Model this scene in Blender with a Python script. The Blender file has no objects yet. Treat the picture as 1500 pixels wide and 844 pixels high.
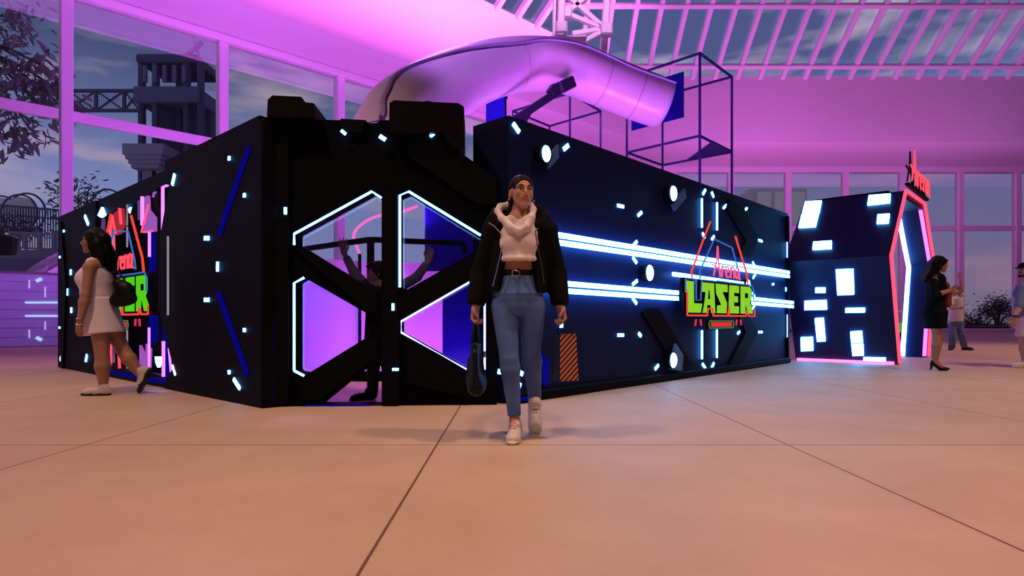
import bpy, math, random
import numpy as np
from mathutils import Vector, Matrix, geometry
SC = bpy.context.scene
COL = SC.collection
CAMZ, FPX, CX, HY = 0.75, 900.0, 750.0, 470.0      # camera height, focal length in px, principal column, horizon row
def W(x, y, Y):                                    # photograph position + distance -> place in the hall
    return Vector(((x-CX)/FPX*Y, Y, CAMZ+(HY-y)/FPX*Y))
def onfloor(x, y):
    Y = FPX*CAMZ/(y-HY); return Vector(((x-CX)/FPX*Y, Y, 0))
def srgb(r, g, b):
    f = lambda c: (c/255/12.92) if c/255 <= .04045 else ((c/255+.055)/1.055)**2.4
    return (f(r), f(g), f(b), 1)
# ---------------------------------------------------------------- materials
def mat(name, col, rough=.6, metal=0., spec=.5, emit=None, es=0., bump=None, noise=None, trans=0., coat=0.):
    m = bpy.data.materials.new(name); m.use_nodes = True
    nt = m.node_tree; b = nt.nodes['Principled BSDF']
    c = col if len(col) == 4 else (*col, 1)
    b.inputs['Base Color'].default_value = c
    b.inputs['Roughness'].default_value = rough; b.inputs['Metallic'].default_value = metal
    b.inputs['Specular IOR Level'].default_value = spec
    b.inputs['Coat Weight'].default_value = coat
    if emit is not None:
        b.inputs['Emission Color'].default_value = (*emit[:3], 1); b.inputs['Emission Strength'].default_value = es
    tc = nt.nodes.new('ShaderNodeTexCoord')
    if noise:                                      # (scale, amount): mottled own colour
        n = nt.nodes.new('ShaderNodeTexNoise'); n.inputs['Scale'].default_value = noise[0]; n.inputs['Detail'].default_value = 6
        nt.links.new(tc.outputs['Object'], n.inputs['Vector'])
        mx = nt.nodes.new('ShaderNodeMix'); mx.data_type = 'RGBA'
        mx.inputs['A'].default_value = tuple(v*(1-noise[1]) for v in c[:3])+(1,)
        mx.inputs['B'].default_value = tuple(min(1, v*(1+noise[1])) for v in c[:3])+(1,)
        nt.links.new(n.outputs['Fac'], mx.inputs['Factor']); nt.links.new(mx.outputs['Result'], b.inputs['Base Color'])
    if bump:
        n = nt.nodes.new('ShaderNodeTexNoise'); n.inputs['Scale'].default_value = bump[0]; n.inputs['Detail'].default_value = 4
        nt.links.new(tc.outputs['Object'], n.inputs['Vector'])
        bp = nt.nodes.new('ShaderNodeBump'); bp.inputs['Strength'].default_value = bump[1]; bp.inputs['Distance'].default_value = .005 if bump[0] > 30 else .02
        nt.links.new(n.outputs['Fac'], bp.inputs['Height']); nt.links.new(bp.outputs['Normal'], b.inputs['Normal'])
    return m
def emat(name, col, s):
    m = bpy.data.materials.new(name); m.use_nodes = True
    nt = m.node_tree; nt.nodes.clear()
    e = nt.nodes.new('ShaderNodeEmission'); e.inputs['Color'].default_value = (*col, 1); e.inputs['Strength'].default_value = s
    o = nt.nodes.new('ShaderNodeOutputMaterial'); nt.links.new(e.outputs[0], o.inputs[0]); return m
def glassmat(name, tint, refl, rough=.02, rcol=(1, 1, 1)):
    m = bpy.data.materials.new(name); m.use_nodes = True
    nt = m.node_tree; nt.nodes.clear()
    t = nt.nodes.new('ShaderNodeBsdfTransparent'); t.inputs[0].default_value = (*tint, 1)
    g = nt.nodes.new('ShaderNodeBsdfGlossy'); g.inputs['Roughness'].default_value = rough; g.inputs['Color'].default_value = (*rcol, 1)
    lw = nt.nodes.new('ShaderNodeLayerWeight'); lw.inputs['Blend'].default_value = .25
    mr = nt.nodes.new('ShaderNodeMapRange'); mr.inputs['To Min'].default_value = refl; mr.inputs['To Max'].default_value = min(1, refl+.6)
    nt.links.new(lw.outputs['Facing'], mr.inputs['Value'])
    mx = nt.nodes.new('ShaderNodeMixShader'); o = nt.nodes.new('ShaderNodeOutputMaterial')
    nt.links.new(mr.outputs[0], mx.inputs[0]); nt.links.new(t.outputs[0], mx.inputs[1]); nt.links.new(g.outputs[0], mx.inputs[2]); nt.links.new(mx.outputs[0], o.inputs[0])
    return m
# ---------------------------------------------------------------- objects
def props(o, label=None, cat=None, group=None, kind=None):
    if label: o['label'] = label
    if cat: o['category'] = cat
    if group: o['group'] = group
    if kind: o['kind'] = kind
    return o
def empty(name, loc=(0, 0, 0), rz=0., **k):
    o = bpy.data.objects.new(name, None); COL.objects.link(o); o.location = loc; o.rotation_euler = (0, 0, rz)
    o.empty_display_size = .1
    return props(o, **k)
def link(name, me, m, parent=None, loc=(0, 0, 0), smooth=False, **k):
    o = bpy.data.objects.new(name, me); COL.objects.link(o); o.location = loc
    for q in (m if isinstance(m, (list, tuple)) else [m]): me.materials.append(q)
    if parent: o.parent = parent
    if smooth: me.polygons.foreach_set('use_smooth', [True]*len(me.polygons))
    return props(o, **k)
class MB:                                           # collects shapes of ONE part
    def __init__(s): s.v, s.f = [], []
    def add(s, v, f):
        b = len(s.v); s.v += [tuple(p) for p in v]; s.f += [tuple(i+b for i in q) for q in f]; return s
    def box(s, lo, hi, M=None, ch=0.):
        (a, b, c), (d, e, g) = lo, hi
        if ch:                                      # edges cut at 45 degrees
            pts = []
            for x, sx in ((a, 1), (d, -1)):
                for y, sy in ((b, 1), (e, -1)):
                    for z, sz in ((c, 1), (g, -1)):
                        pts += [(x+sx*ch, y+sy*ch, z), (x+sx*ch, y, z+sz*ch), (x, y+sy*ch, z+sz*ch)]
            import bmesh
            bm = bmesh.new()
            for p in pts: bm.verts.new(p)
            bmesh.ops.convex_hull(bm, input=bm.verts); bmesh.ops.dissolve_limit(bm, angle_limit=.02, verts=bm.verts, edges=bm.edges)
            bm.verts.index_update(); v = [x.co.copy() for x in bm.verts]; f = [[q.index for q in p.verts] for p in bm.faces]; bm.free()
        else:
            v = [Vector(p) for p in ((a, b, c), (d, b, c), (d, e, c), (a, e, c), (a, b, g), (d, b, g), (d, e, g), (a, e, g))]
            f = [(0, 3, 2, 1), (4, 5, 6, 7), (0, 1, 5, 4), (1, 2, 6, 5), (2, 3, 7, 6), (3, 0, 4, 7)]
        if M is not None: v = [M @ Vector(p) for p in v]
        return s.add(v, f)
    def bar(s, a, b, w, h=None, up=(0, 0, 1), ch=0.):  # square bar from a to b
        a, b = Vector(a), Vector(b); h = h or w; d = b-a; L = d.length; d /= L
        up = Vector(up)
        if abs(d.dot(up)) > .98: up = Vector((0, 1, 0))
        sx = d.cross(up).normalized(); sz = sx.cross(d)
        M = Matrix((( d.x, sx.x, sz.x, a.x), (d.y, sx.y, sz.y, a.y), (d.z, sx.z, sz.z, a.z), (0, 0, 0, 1)))
        return s.box((0, -w/2, -h/2), (L, w/2, h/2), M, ch)
    def tube(s, pts, r, n=8, closed=False, flat=None):
        P = [Vector(p) for p in pts]; N = len(P); R = r if isinstance(r, (list, tuple)) else [r]*N
        T = []
        for i in range(N):
            a = P[(i-1) % N] if (closed or i > 0) else P[i]; b = P[(i+1) % N] if (closed or i < N-1) else P[i]
            T.append((b-a).normalized())
        ref = Vector((0, 0, 1)) if abs(T[0].z) < .9 else Vector((0, 1, 0))
        nx = (ref - T[0]*ref.dot(T[0])).normalized(); v = []
        for i in range(N):
            nx = (nx - T[i]*nx.dot(T[i])).normalized(); ny = T[i].cross(nx)
            for k in range(n):
                q = 2*math.pi*k/n; v.append(P[i]+(nx*math.cos(q)+ny*math.sin(q))*R[i])
        f = []
        for i in range(N if closed else N-1):
            j = (i+1) % N
            for k in range(n): f.append((i*n+k, i*n+(k+1) % n, j*n+(k+1) % n, j*n+k))
        if not closed: f += [tuple(range(n))[::-1], tuple((N-1)*n+k for k in range(n))]
        return s.add(v, f)
    def prism(s, loops, y0, y1, M=None):             # loops: outer + holes in (x, z); extruded along y
        L = [[Vector((p[0], p[1], 0)) for p in l] for l in loops]
        tri = geometry.tessellate_polygon(L); flat = [p for l in L for p in l]; n = len(flat)
        v = [Vector((p.x, y0, p.y)) for p in flat]+[Vector((p.x, y1, p.y)) for p in flat]; f = []
        for t in tri: 
            a, b, c = (flat[i] for i in t); cr = (b-a).cross(c-a).z
            if abs(cr) < 1e-12: continue
            t = t if cr > 0 else t[::-1]
            f += [tuple(t), tuple(i+n for i in t[::-1])]
        o = 0
        for k, l in enumerate(L):
            A = sum(l[i].x*l[(i+1) % len(l)].y-l[(i+1) % len(l)].x*l[i].y for i in range(len(l)))
            fl = (A > 0) == (k == 0)
            for i in range(len(l)):
                j = (i+1) % len(l); q = (o+i, o+j, n+o+j, n+o+i); f.append(q[::-1] if fl else q)
            o += len(l)
        if M is not None: v = [M @ p for p in v]
        return s.add(v, f)
    def ball(s, c, r, n=12, m=8):
        c = Vector(c); r = r if isinstance(r, (tuple, list)) else (r, r, r); v = [c+Vector((0, 0, r[2]))]
        for i in range(1, m):
            t = math.pi*i/m
            for k in range(n): q = 2*math.pi*k/n; v.append(c+Vector((r[0]*math.sin(t)*math.cos(q), r[1]*math.sin(t)*math.sin(q), r[2]*math.cos(t))))
        v.append(c-Vector((0, 0, r[2]))); f = []
        for k in range(n): f.append((0, 1+k, 1+(k+1) % n))
        for i in range(m-2):
            for k in range(n): a = 1+i*n; f.append((a+k, a+n+k, a+n+(k+1) % n, a+(k+1) % n))
        e = len(v)-1; a = 1+(m-2)*n
        for k in range(n): f.append((e, a+(k+1) % n, a+k))
        return s.add(v, f)
    def lathe(s, prof, n=20, c=(0, 0, 0)):           # prof: (radius, z)
        v = []; f = []; c = Vector(c)
        for r, z in prof:
            for k in range(n): q = 2*math.pi*k/n; v.append(c+Vector((r*math.cos(q), r*math.sin(q), z)))
        for i in range(len(prof)-1):
            for k in range(n): f.append((i*n+k, i*n+(k+1) % n, (i+1)*n+(k+1) % n, (i+1)*n+k))
        f += [tuple(range(n))[::-1], tuple((len(prof)-1)*n+k for k in range(n))]
        return s.add(v, f)
    def build(s, name, m, parent=None, loc=(0, 0, 0), smooth=False, fix=True, **k):
        me = bpy.data.meshes.new(name); me.from_pydata(s.v, [], s.f); me.validate()
        if fix:
            import bmesh
            bm = bmesh.new(); bm.from_mesh(me); bmesh.ops.recalc_face_normals(bm, faces=bm.faces); bm.to_mesh(me); bm.free()
        me.update(); return link(name, me, m, parent, loc, smooth, **k)
class Plane:                                         # an upright wall: local x along it, local -y towards the viewer
    def __init__(s, A, d):
        s.A = Vector((A[0], A[1])); s.d = Vector(d).normalized(); s.th = math.atan2(s.d.y, s.d.x)
    def uz(s, x, y):
        a = (x-CX)/FPX; u = (s.A.x-a*s.A.y)/(a*s.d.y-s.d.x); t = s.A.y+u*s.d.y
        return u, CAMZ+(HY-y)/FPX*t
    def P(s, x, y, off=0.):
        u, z = s.uz(x, y); return Vector((u, -off, z))
    def m_per_px(s, x):
        a = (x-CX)/FPX; u = (s.A.x-a*s.A.y)/(a*s.d.y-s.d.x); return (s.A.y+u*s.d.y)/FPX
    def empty(s, name, **k): return empty(name, (s.A.x, s.A.y, 0), s.th, **k)
    def world(s, u, off, z):
        n = Vector((math.sin(s.th), -math.cos(s.th))); p = s.A+s.d*u+n*off; return Vector((p.x, p.y, z))
    def strip(s, a, b, w, m, parent, name='led_strip', off=.0, th=.025, **k):   # a, b in px, w in metres
        p, q = s.P(*a, off+th/2), s.P(*b, off+th/2)
        return MB().bar(p, q, th, w, up=(0, 0, 1) if abs((q-p).normalized().z) < .9 else (1, 0, 0)).build(name, m, parent, **k)
    def poly(s, pts): return [s.uz(*p) for p in pts]
# ---------------------------------------------------------------- organic surfaces: a distance field polygonised as one continuous mesh
class Field:
    def __init__(s): s.q = []
    def rc(s, a, b, ra, rb=None, k=.02, m=0, op='u'): s.q.append(('rc', (np.array(a, float), np.array(b, float), ra, rb if rb is not None else ra), k, m, op)); return s
    def el(s, c, r, k=.02, m=0, op='u', R=None): s.q.append(('el', (np.array(c, float), np.array(r, float), None if R is None else np.array(R, float)), k, m, op)); return s
    def ec(s, a, b, r0, r1, k=.02, m=0, op='u', xdir=(1, 0, 0), flat=False): s.q.append(('ec', (np.array(a, float), np.array(b, float), r0, r1, np.array(xdir, float), flat), k, m, op)); return s
    def cut(s, p, n, k=.004): s.q.append(('cut', (np.array(p, float), np.array(n, float)), k, 0, 'i')); return s     # keeps the side n points away from
    @staticmethod
    def ext(t, p):
        if t == 'rc': a, b, ra, rb = p; return np.minimum(a-ra, b-rb), np.maximum(a+ra, b+rb)
        if t == 'el': c, r, R = p; m = r if R is None else np.full(3, r.max()); return c-m, c+m
        a, b, r0, r1 = p[:4]; r = max(*r0, *r1); return np.minimum(a, b)-r, np.maximum(a, b)+r
    @staticmethod
    def dist(t, p, X, Y, Z):
        if t == 'rc':
            a, b, ra, rb = p; ba = b-a; L2 = max(ba@ba, 1e-12); x, y, z = X-a[0], Y-a[1], Z-a[2]
            h = np.clip((x*ba[0]+y*ba[1]+z*ba[2])/L2, 0, 1)
            return np.sqrt((x-h*ba[0])**2+(y-h*ba[1])**2+(z-h*ba[2])**2)-(ra+(rb-ra)*h)
        if t == 'el':
            c, r, R = p; x, y, z = X-c[0], Y-c[1], Z-c[2]
            if R is not None: x, y, z = (R[0, 0]*x+R[1, 0]*y+R[2, 0]*z, R[0, 1]*x+R[1, 1]*y+R[2, 1]*z, R[0, 2]*x+R[1, 2]*y+R[2, 2]*z)
            k0 = np.sqrt((x/r[0])**2+(y/r[1])**2+(z/r[2])**2); k1 = np.sqrt((x/r[0]**2)**2+(y/r[1]**2)**2+(z/r[2]**2)**2)
            return k0*(k0-1)/np.maximum(k1, 1e-9)
        if t == 'ec':
            a, b, r0, r1, xd, flat = p; d = b-a; L = np.linalg.norm(d); d = d/L; xd = xd-d*(xd@d); xd /= np.linalg.norm(xd); yd = np.cross(d, xd)
            x, y, z = X-a[0], Y-a[1], Z-a[2]; sx = x*d[0]+y*d[1]+z*d[2]; h = np.clip(sx, 0, L); e = sx-h; h = h/L
            rx = r0[0]+(r1[0]-r0[0])*h; ry = r0[1]+(r1[1]-r0[1])*h; rm = np.minimum(rx, ry)
            px = x*xd[0]+y*xd[1]+z*xd[2]; py = x*yd[0]+y*yd[1]+z*yd[2]
            if flat:
                g = (np.sqrt((px/rx)**2+(py/ry)**2)-1)*rm; return np.maximum(g, np.abs(sx-L/2)-L/2)
            return (np.sqrt((px/rx)**2+(py/ry)**2+(e/rm)**2)-1)*rm
    def build(s, name, mats, vox, parent, relax=2, **kw):
        lo = np.min([s.ext(q[0], q[1])[0] for q in s.q if q[4] == 'u'], 0)-vox*4; hi = np.max([s.ext(q[0], q[1])[1] for q in s.q if q[4] == 'u'], 0)+vox*4
        n = np.ceil((hi-lo)/vox).astype(int)+1; ax = [lo[i]+vox*np.arange(n[i]) for i in range(3)]
        D = np.full(n, .5, np.float32); Mt = np.zeros(n, np.int8)
        for t, p, k, m, op in s.q:
            if t == 'cut':
                P, N = p; N = N/np.linalg.norm(N)
                d = ((ax[0]-P[0])*N[0])[:, None, None]+((ax[1]-P[1])*N[1])[None, :, None]+((ax[2]-P[2])*N[2])[None, None, :]
                D = np.maximum(D, d.astype(np.float32)); continue
            a, b = s.ext(t, p); mg = k*1.5+vox*4
            i0 = np.maximum(((a-mg-lo)/vox).astype(int), 0); i1 = np.minimum(np.ceil((b+mg-lo)/vox).astype(int)+1, n)
            if (i1 <= i0).any(): continue
            sl = tuple(slice(i0[i], i1[i]) for i in range(3))
            X = ax[0][sl[0]][:, None, None]; Y = ax[1][sl[1]][None, :, None]; Z = ax[2][sl[2]][None, None, :]
            d = s.dist(t, p, X, Y, Z).astype(np.float32); c = D[sl]
            if op == 'u':
                Mt[sl] = np.where(d < c, m, Mt[sl]); h = np.clip(.5+.5*(c-d)/k, 0, 1); D[sl] = c*(1-h)+d*h-k*h*(1-h)
            elif op == 's':
                h = np.clip(.5-.5*(c+d)/k, 0, 1); D[sl] = c*(1-h)-d*h+k*h*(1-h)
            elif op == 'p':                       # paint only: colour where this shape lies
                Mt[sl] = np.where(d < 0, m, Mt[sl])
        S = D < 0
        c8 = [(i, j, l) for i in (0, 1) for j in (0, 1) for l in (0, 1)]
        N1 = n-1; cnt = np.zeros(N1, np.int8)
        for i, j, l in c8: cnt += S[i:i+N1[0], j:j+N1[1], l:l+N1[2]]
        act = (cnt > 0) & (cnt < 8); idx = np.full(N1, -1, np.int64); C = np.argwhere(act); idx[act] = np.arange(len(C))
        pos = np.zeros((len(C), 3)); w = np.zeros(len(C))
        dv = np.stack([D[C[:, 0]+i, C[:, 1]+j, C[:, 2]+l] for i, j, l in c8], 1).astype(float)
        for e in range(8):
            for f_ in range(e+1, 8):
                df = np.abs(np.array(c8[e])-np.array(c8[f_]))
                if df.sum() != 1: continue
                x, y = dv[:, e], dv[:, f_]; cr = (x < 0) != (y < 0); tt = np.where(cr, x/np.where(cr, x-y, 1), 0)
                pos += np.where(cr[:, None], np.array(c8[e])+tt[:, None]*(np.array(c8[f_])-np.array(c8[e])), 0); w += cr
        V = lo+vox*(C+pos/w[:, None])
        quads = []
        for axis in range(3):
            u, v_ = [(1, 2), (2, 0), (0, 1)][axis]
            a = [slice(1, -1)]*3; a[axis] = slice(0, n[axis]-1); b = list(a); b[axis] = slice(1, n[axis])
            A, B = S[tuple(a)], S[tuple(b)]; E = np.argwhere(A != B); 
            if not len(E): continue
            sg = A[tuple(E.T)]; off = np.array([1, 1, 1]); off[axis] = 0; E = E+off
            du = np.zeros(3, int); du[u] = 1; dw = np.zeros(3, int); dw[v_] = 1
            q = np.stack([idx[tuple((E-du-dw).T)], idx[tuple((E-dw).T)], idx[tuple(E.T)], idx[tuple((E-du).T)]], 1)
            q[~sg] = q[~sg][:, ::-1]; quads.append(q)
        Q = np.concatenate(quads)
        for _ in range(relax):                    # even out the grid steps
            acc = np.zeros_like(V); ct = np.zeros(len(V))
            for i, j in ((0, 1), (1, 2), (2, 3), (3, 0)):
                for g, h_ in ((i, j), (j, i)): 
                    for x in range(3): acc[:, x] += np.bincount(Q[:, g], V[Q[:, h_], x], len(V))
                    ct += np.bincount(Q[:, g], minlength=len(V))
            V = V*.5+.5*acc/np.maximum(ct, 1)[:, None]
        ci = np.clip(np.round((V-lo)/vox).astype(int), 0, n-1); vm = Mt[tuple(ci.T)]
        fm = np.max(vm[Q], 1).astype(np.int32)
        me = bpy.data.meshes.new(name); me.vertices.add(len(V)); me.vertices.foreach_set('co', V.astype(np.float32).ravel())
        me.loops.add(Q.size); me.loops.foreach_set('vertex_index', Q.astype(np.int32).ravel())
        me.polygons.add(len(Q)); me.polygons.foreach_set('loop_start', np.arange(0, Q.size, 4, dtype=np.int32))
        me.update(calc_edges=True)
        me.polygons.foreach_set('use_smooth', np.ones(len(Q), bool))
        o = link(name, me, mats, parent, **kw)
        me.polygons.foreach_set('material_index', np.minimum(fm, len(me.materials)-1)); me.update()
        return o
def rotm(yaw=0, pitch=0, roll=0):
    return (Matrix.Rotation(yaw, 3, 'Z') @ Matrix.Rotation(pitch, 3, 'X') @ Matrix.Rotation(roll, 3, 'Y'))
# ================================================================ MATERIALS
M = {}
M['black'] = mat('matt_black_panel', (.0012, .0011, .0022), .7, spec=.05, bump=(60, .05))
M['black2'] = mat('black_frame', (.002, .002, .0036), .6, spec=.08)
M['wallblack'] = mat('satin_black_wall', (.006, .009, .056), .55, spec=.10, bump=(35, .06))
M['steelnavy'] = mat('navy_steel', (.03, .02, .22), .5, emit=None)
M['navy'] = mat('navy_light_stand_in', (.010, .008, .42), .7, spec=.1)
M['white'] = mat('white_steel', (.80, .78, .82), .4)
M['plaster'] = mat('white_plaster', (.80, .76, .80), .85, bump=(9, .35))
M['slide'] = mat('frosted_slide', (.66, .50, .88), .35, coat=.15)
M['slidecap'] = mat('frosted_slide_cover', (.60, .44, .80), .5)
M['glass'] = glassmat('hall_glass', (.98, .98, 1.), .20, .015)
M['glassb'] = glassmat('back_glass', (.86, .76, .80), .20, .03)
M['roofglass'] = glassmat('roof_glass', (.94, .96, 1.), .02, .02)
M['pane'] = glassmat('arena_pane', (.96, .96, 1.), .03, .01)
M['cyan'] = emat('cyan_led', (.09, .40, 1.), 13.)
M['cyan_bar'] = emat('cyan_light_bar', (.09, .40, 1.), 13.)
M['panel_led'] = emat('light_panel', (.10, .42, 1.), 10.)
M['spot'] = emat('spot_lens', (.12, .42, 1.), 22.)
M['neonblue'] = emat('blue_white_neon', (.20, .50, 1.), 4.5)
M['neonviolet'] = emat('violet_blue_neon', (.30, .34, 1.), 3.6)
M['neonred'] = emat('red_neon', (1., .06, .09), 1.5)
M['neonpink'] = emat('pink_red_neon', (1., .06, .13), 1.8)
M['neonorange'] = emat('orange_neon', (1., .07, .045), .9)
M['neonpurple'] = emat('purple_neon', (.62, .16, 1.), 2.0)
M['bluetube'] = emat('dim_blue_neon', (.08, .25, .95), .55)
M['whitetube'] = emat('dim_white_tube', (.8, .7, .9), .35)
M['greenface'] = emat('green_letter_face', (.27, .66, .03), .95)
M['greenleft'] = emat('bright_green_letter_face', (.10, .74, .01), .85)
M['bluestrip'] = emat('deep_blue_strip', (.01, .01, .8), .22)
M['wallleft'] = mat('satin_black_wall_purple', (.0045, .0030, .010), .6, spec=.06, bump=(35, .06))
M['gatewall'] = mat('gate_black', (.008, .009, .06), .45, spec=.3)
M['joint'] = mat('black_rubber', (.01, .01, .01), .6)
# ---- floor: sawn-jointed warm concrete
def floor_mat():
    m = mat('warm_concrete', (.60, .42, .33), .6, spec=.28); nt = m.node_tree; b = nt.nodes['Principled BSDF']
    tc = nt.nodes.new('ShaderNodeTexCoord'); sx = nt.nodes.new('ShaderNodeSeparateXYZ'); nt.links.new(tc.outputs['Object'], sx.inputs[0])
    def line(out, off, per, w):
        a = nt.nodes.new('ShaderNodeMath'); a.operation = 'ADD'; a.inputs[1].default_value = -off; nt.links.new(out, a.inputs[0])
        p = nt.nodes.new('ShaderNodeMath'); p.operation = 'PINGPONG'; p.inputs[1].default_value = per/2; nt.links.new(a.outputs[0], p.inputs[0])
        c = nt.nodes.new('ShaderNodeMath'); c.operation = 'LESS_THAN'; c.inputs[1].default_value = w; nt.links.new(p.outputs[0], c.inputs[0]); return c.outputs[0]
    l1 = line(sx.outputs['X'], -.455, 2.12, .006); l2 = line(sx.outputs['Y'], 3.71, 4.24, .007)
    mx = nt.nodes.new('ShaderNodeMath'); mx.operation = 'MAXIMUM'; nt.links.new(l1, mx.inputs[0]); nt.links.new(l2, mx.inputs[1])
    n = nt.nodes.new('ShaderNodeTexNoise'); n.inputs['Scale'].default_value = 1.3; n.inputs['Detail'].default_value = 9; n.inputs['Roughness'].default_value = .62
    nt.links.new(tc.outputs['Object'], n.inputs['Vector'])
    r = nt.nodes.new('ShaderNodeValToRGB'); r.color_ramp.elements[0].position = .32; r.color_ramp.elements[1].position = .72
    r.color_ramp.elements[0].color = (.50, .355, .245, 1); r.color_ramp.elements[1].color = (.60, .445, .312, 1); nt.links.new(n.outputs['Fac'], r.inputs[0])
    k = nt.nodes.new('ShaderNodeMix'); k.data_type = 'RGBA'; k.inputs['B'].default_value = (.16, .08, .05, 1)
    nt.links.new(mx.outputs[0], k.inputs['Factor']); nt.links.new(r.outputs[0], k.inputs['A']); nt.links.new(k.outputs['Result'], b.inputs['Base Color'])
    n2 = nt.nodes.new('ShaderNodeTexNoise'); n2.inputs['Scale'].default_value = 14; n2.inputs['Detail'].default_value = 5; nt.links.new(tc.outputs['Object'], n2.inputs['Vector'])
    mr = nt.nodes.new('ShaderNodeMapRange'); mr.inputs['To Min'].default_value = .50; mr.inputs['To Max'].default_value = .68; nt.links.new(n2.outputs['Fac'], mr.inputs['Value']); nt.links.new(mr.outputs[0], b.inputs['Roughness'])
    return m
MB().box((-30, -8, -.2), (50, 40.4, 0)).build('floor', floor_mat(), kind='structure', label='warm peach concrete floor with dark saw-cut joints', cat='floor')
# ================================================================ THE HALL
G = Plane((-14, 17.8), (1.055, 1)); FL = Plane(G.world(0, 2.7, 0)[:2], (1.055, 1))
S = dict(kind='structure')
u1 = G.uz(97, 0)[0]; SP = 4.45; ZT, ZR, ZK, YB, YF, ZS = 6.9, 10.45, 2.1, 39.9, 34.3, 14.4
CU = (22.1)*math.hypot(1.055, 1)                     # where the left glass meets the back glass
gw = G.empty('window_1', kind='structure', label='tall left glass wall framed by pink lit white posts and rails', cat='window')
for k in range(-1, 7):
    u = u1+k*SP
    MB().box((u-.155, -.2, 0), (u+.155, .2, ZR), ch=.02).build('post', M['white'], gw)
for k in range(-2, 7):
    a, b = u1+k*SP+.155, u1+(k+1)*SP-.155
    MB().box((a, -.12, ZT-.15), (b, .12, ZT+.15), ch=.02).build('transom', M['white'], gw)
    MB().box((a, -.01, ZK), (b, .01, ZT-.15)).build('pane', M['glass'], gw)
    MB().box((a, -.01, ZT+.15), (b, .01, ZR-.05)).build('pane', M['glass'], gw)
MB().box((u1-2*SP, -.25, ZR), (CU, .25, ZR+.26), ch=.03).build('top_rail', M['white'], gw)
# knee wall: boarded panels with glowing bars that imitate reflections of the arena lights
kw_m = mat('lilac_boards', (.60, .66, .97), .4)
kw = G.empty('wall_left', kind='structure', label='low lilac boarded wall under the left glass with glowing reflection bars', cat='wall')
m = MB()
for i in range(8):
    z0 = i*ZK/8
    m.box((u1-2*SP, -.30, z0+.02), (CU, -.05, z0+ZK/8-.005), ch=.012)
m.box((u1-2*SP, -.26, 0), (CU, -.05, ZK-.01)); m.build('board_panel', kw_m, kw)
MB().box((u1-2*SP, -.33, ZK-.01), (CU, .2, ZK+.05)).build('cap_rail', mat('grey_cap', (.2, .2, .26), .5), kw)
bar_m = emat('pale_reflection', (.45, .62, 1.), 1.0); dim_m = emat('violet_reflection', (.62, .52, 1.), .8)
for a, b, w in (((35, 443.5), (96, 443.5), .055), ((35, 463), (96, 463), .05)): G.strip(a, b, w, bar_m, kw, 'glow_bar', off=.30, th=.02)
for a, b, w in (((51, 413), (59, 409), .09), ((51, 494), (59, 498), .09)): G.strip(a, b, w, bar_m, kw, 'glow_bar', off=.30, th=.02)
for x, y0, y1 in ((41, 411, 423), (64, 421, 436), (64, 471, 483), (41, 483, 495)): G.strip((x, y0), (x, y1), .03, dim_m, kw, 'glow_bar', off=.30, th=.015)
# soffits, fascias
c_in = (7.0, YF); cg = G.world(CU, 0, 0); g0 = G.world(u1-2*SP-6, 0, 0); f0 = FL.world(u1-2*SP-6, 0, 0)
fe = (Vector(c_in)-FL.A).dot(FL.d)
def slab(poly, z0, z1, name, **k):
    mb = MB(); mb.prism([[(p[0], p[1]) for p in poly]], z0, z1, Matrix(((1, 0, 0, 0), (0, 0, 1, 0), (0, 1, 0, 0), (0, 0, 0, 1)))); return mb.build(name, M['plaster'], **k)
slab([g0[:2], f0[:2], c_in, (46, YF), (46, YB+.3), (cg.x, YB+.3)], 10.72, 10.95, 'ceiling', label='pink lit flat ceiling strip above the tall windows', cat='ceiling', **S)
o = MB().box((u1-2*SP-6, -.03, 10.70), (fe, .3, ZS)).build('wall_upper_left', M['plaster'], label='bright pink lit plaster upper wall at left above glass', cat='wall', **S); o.location = (FL.A.x, FL.A.y, 0); o.rotation_euler.z = FL.th
MB().box((7.0, YF-.03, 10.70), (46, YF+.3, ZS)).build('wall_upper_back', M['plaster'], label='lilac pink lit upper back wall below the roof lights', cat='wall', **S)
# back windows
bw = empty('window_2', (0, YB, 0), kind='structure', label='grey back window wall with lilac posts behind the entrance gate', cat='window')
x0 = 14.18
for k in range(-1, 9):
    x = x0+3.72*k
    MB().box((x-.18, -.2, 0), (x+.18, .2, 10.4), ch=.02).build('post', M['white'], bw)
    MB().box((x+.18, -.12, 6.6), (x+3.54, .12, 6.9), ch=.02).build('transom', M['white'], bw)
    MB().box((x+.18, -.01, .25), (x+3.54, .01, 6.6)).build('pane', M['glassb'], bw)
    MB().box((x+.18, -.01, 6.9), (x+3.54, .01, 10.35)).build('pane', M['glassb'], bw)
MB().box((9.3, -.25, 10.35), (46, .25, 10.72), ch=.03).build('top_rail', M['white'], bw)
MB().box((9.3, -.2, 0), (46, .2, .25), ch=.02).build('sill', M['white'], bw)
# roof lights
SL = .72
rb = empty('ceiling_roof_light', (0, YF, ZS), kind='structure', label='sloping glass roof with white rafters over the back wall', cat='roof light')
sl = math.atan(SL); RX = Matrix.Rotation(-sl, 4, 'X'); LEN = 11
for k in range(-1, 28):
    x = 7.0+(917-935)/FPX*YF+1.255*(k-2)
    MB().box((x-.12, -LEN, -.2), (x+.12, .1, .1), RX, .03).build('rafter', M['white'], rb)
for t in (.56, 3.25): MB().box((2.5, -t/math.cos(sl)-.12, -.26), (46, -t/math.cos(sl)+.12, -.02), RX, .03).build('purlin', M['white'], rb)
MB().box((2.6, -LEN, .1), (46, .2, .13), RX).build('pane', M['roofglass'], rb)
rl = empty('ceiling_roof_light', (FL.A.x, FL.A.y, ZS), FL.th, kind='structure', label='sloping glass roof with pale rafters over the bright pink wall', cat='roof light')
ue = FL.uz(806, 50)[0]
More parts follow.
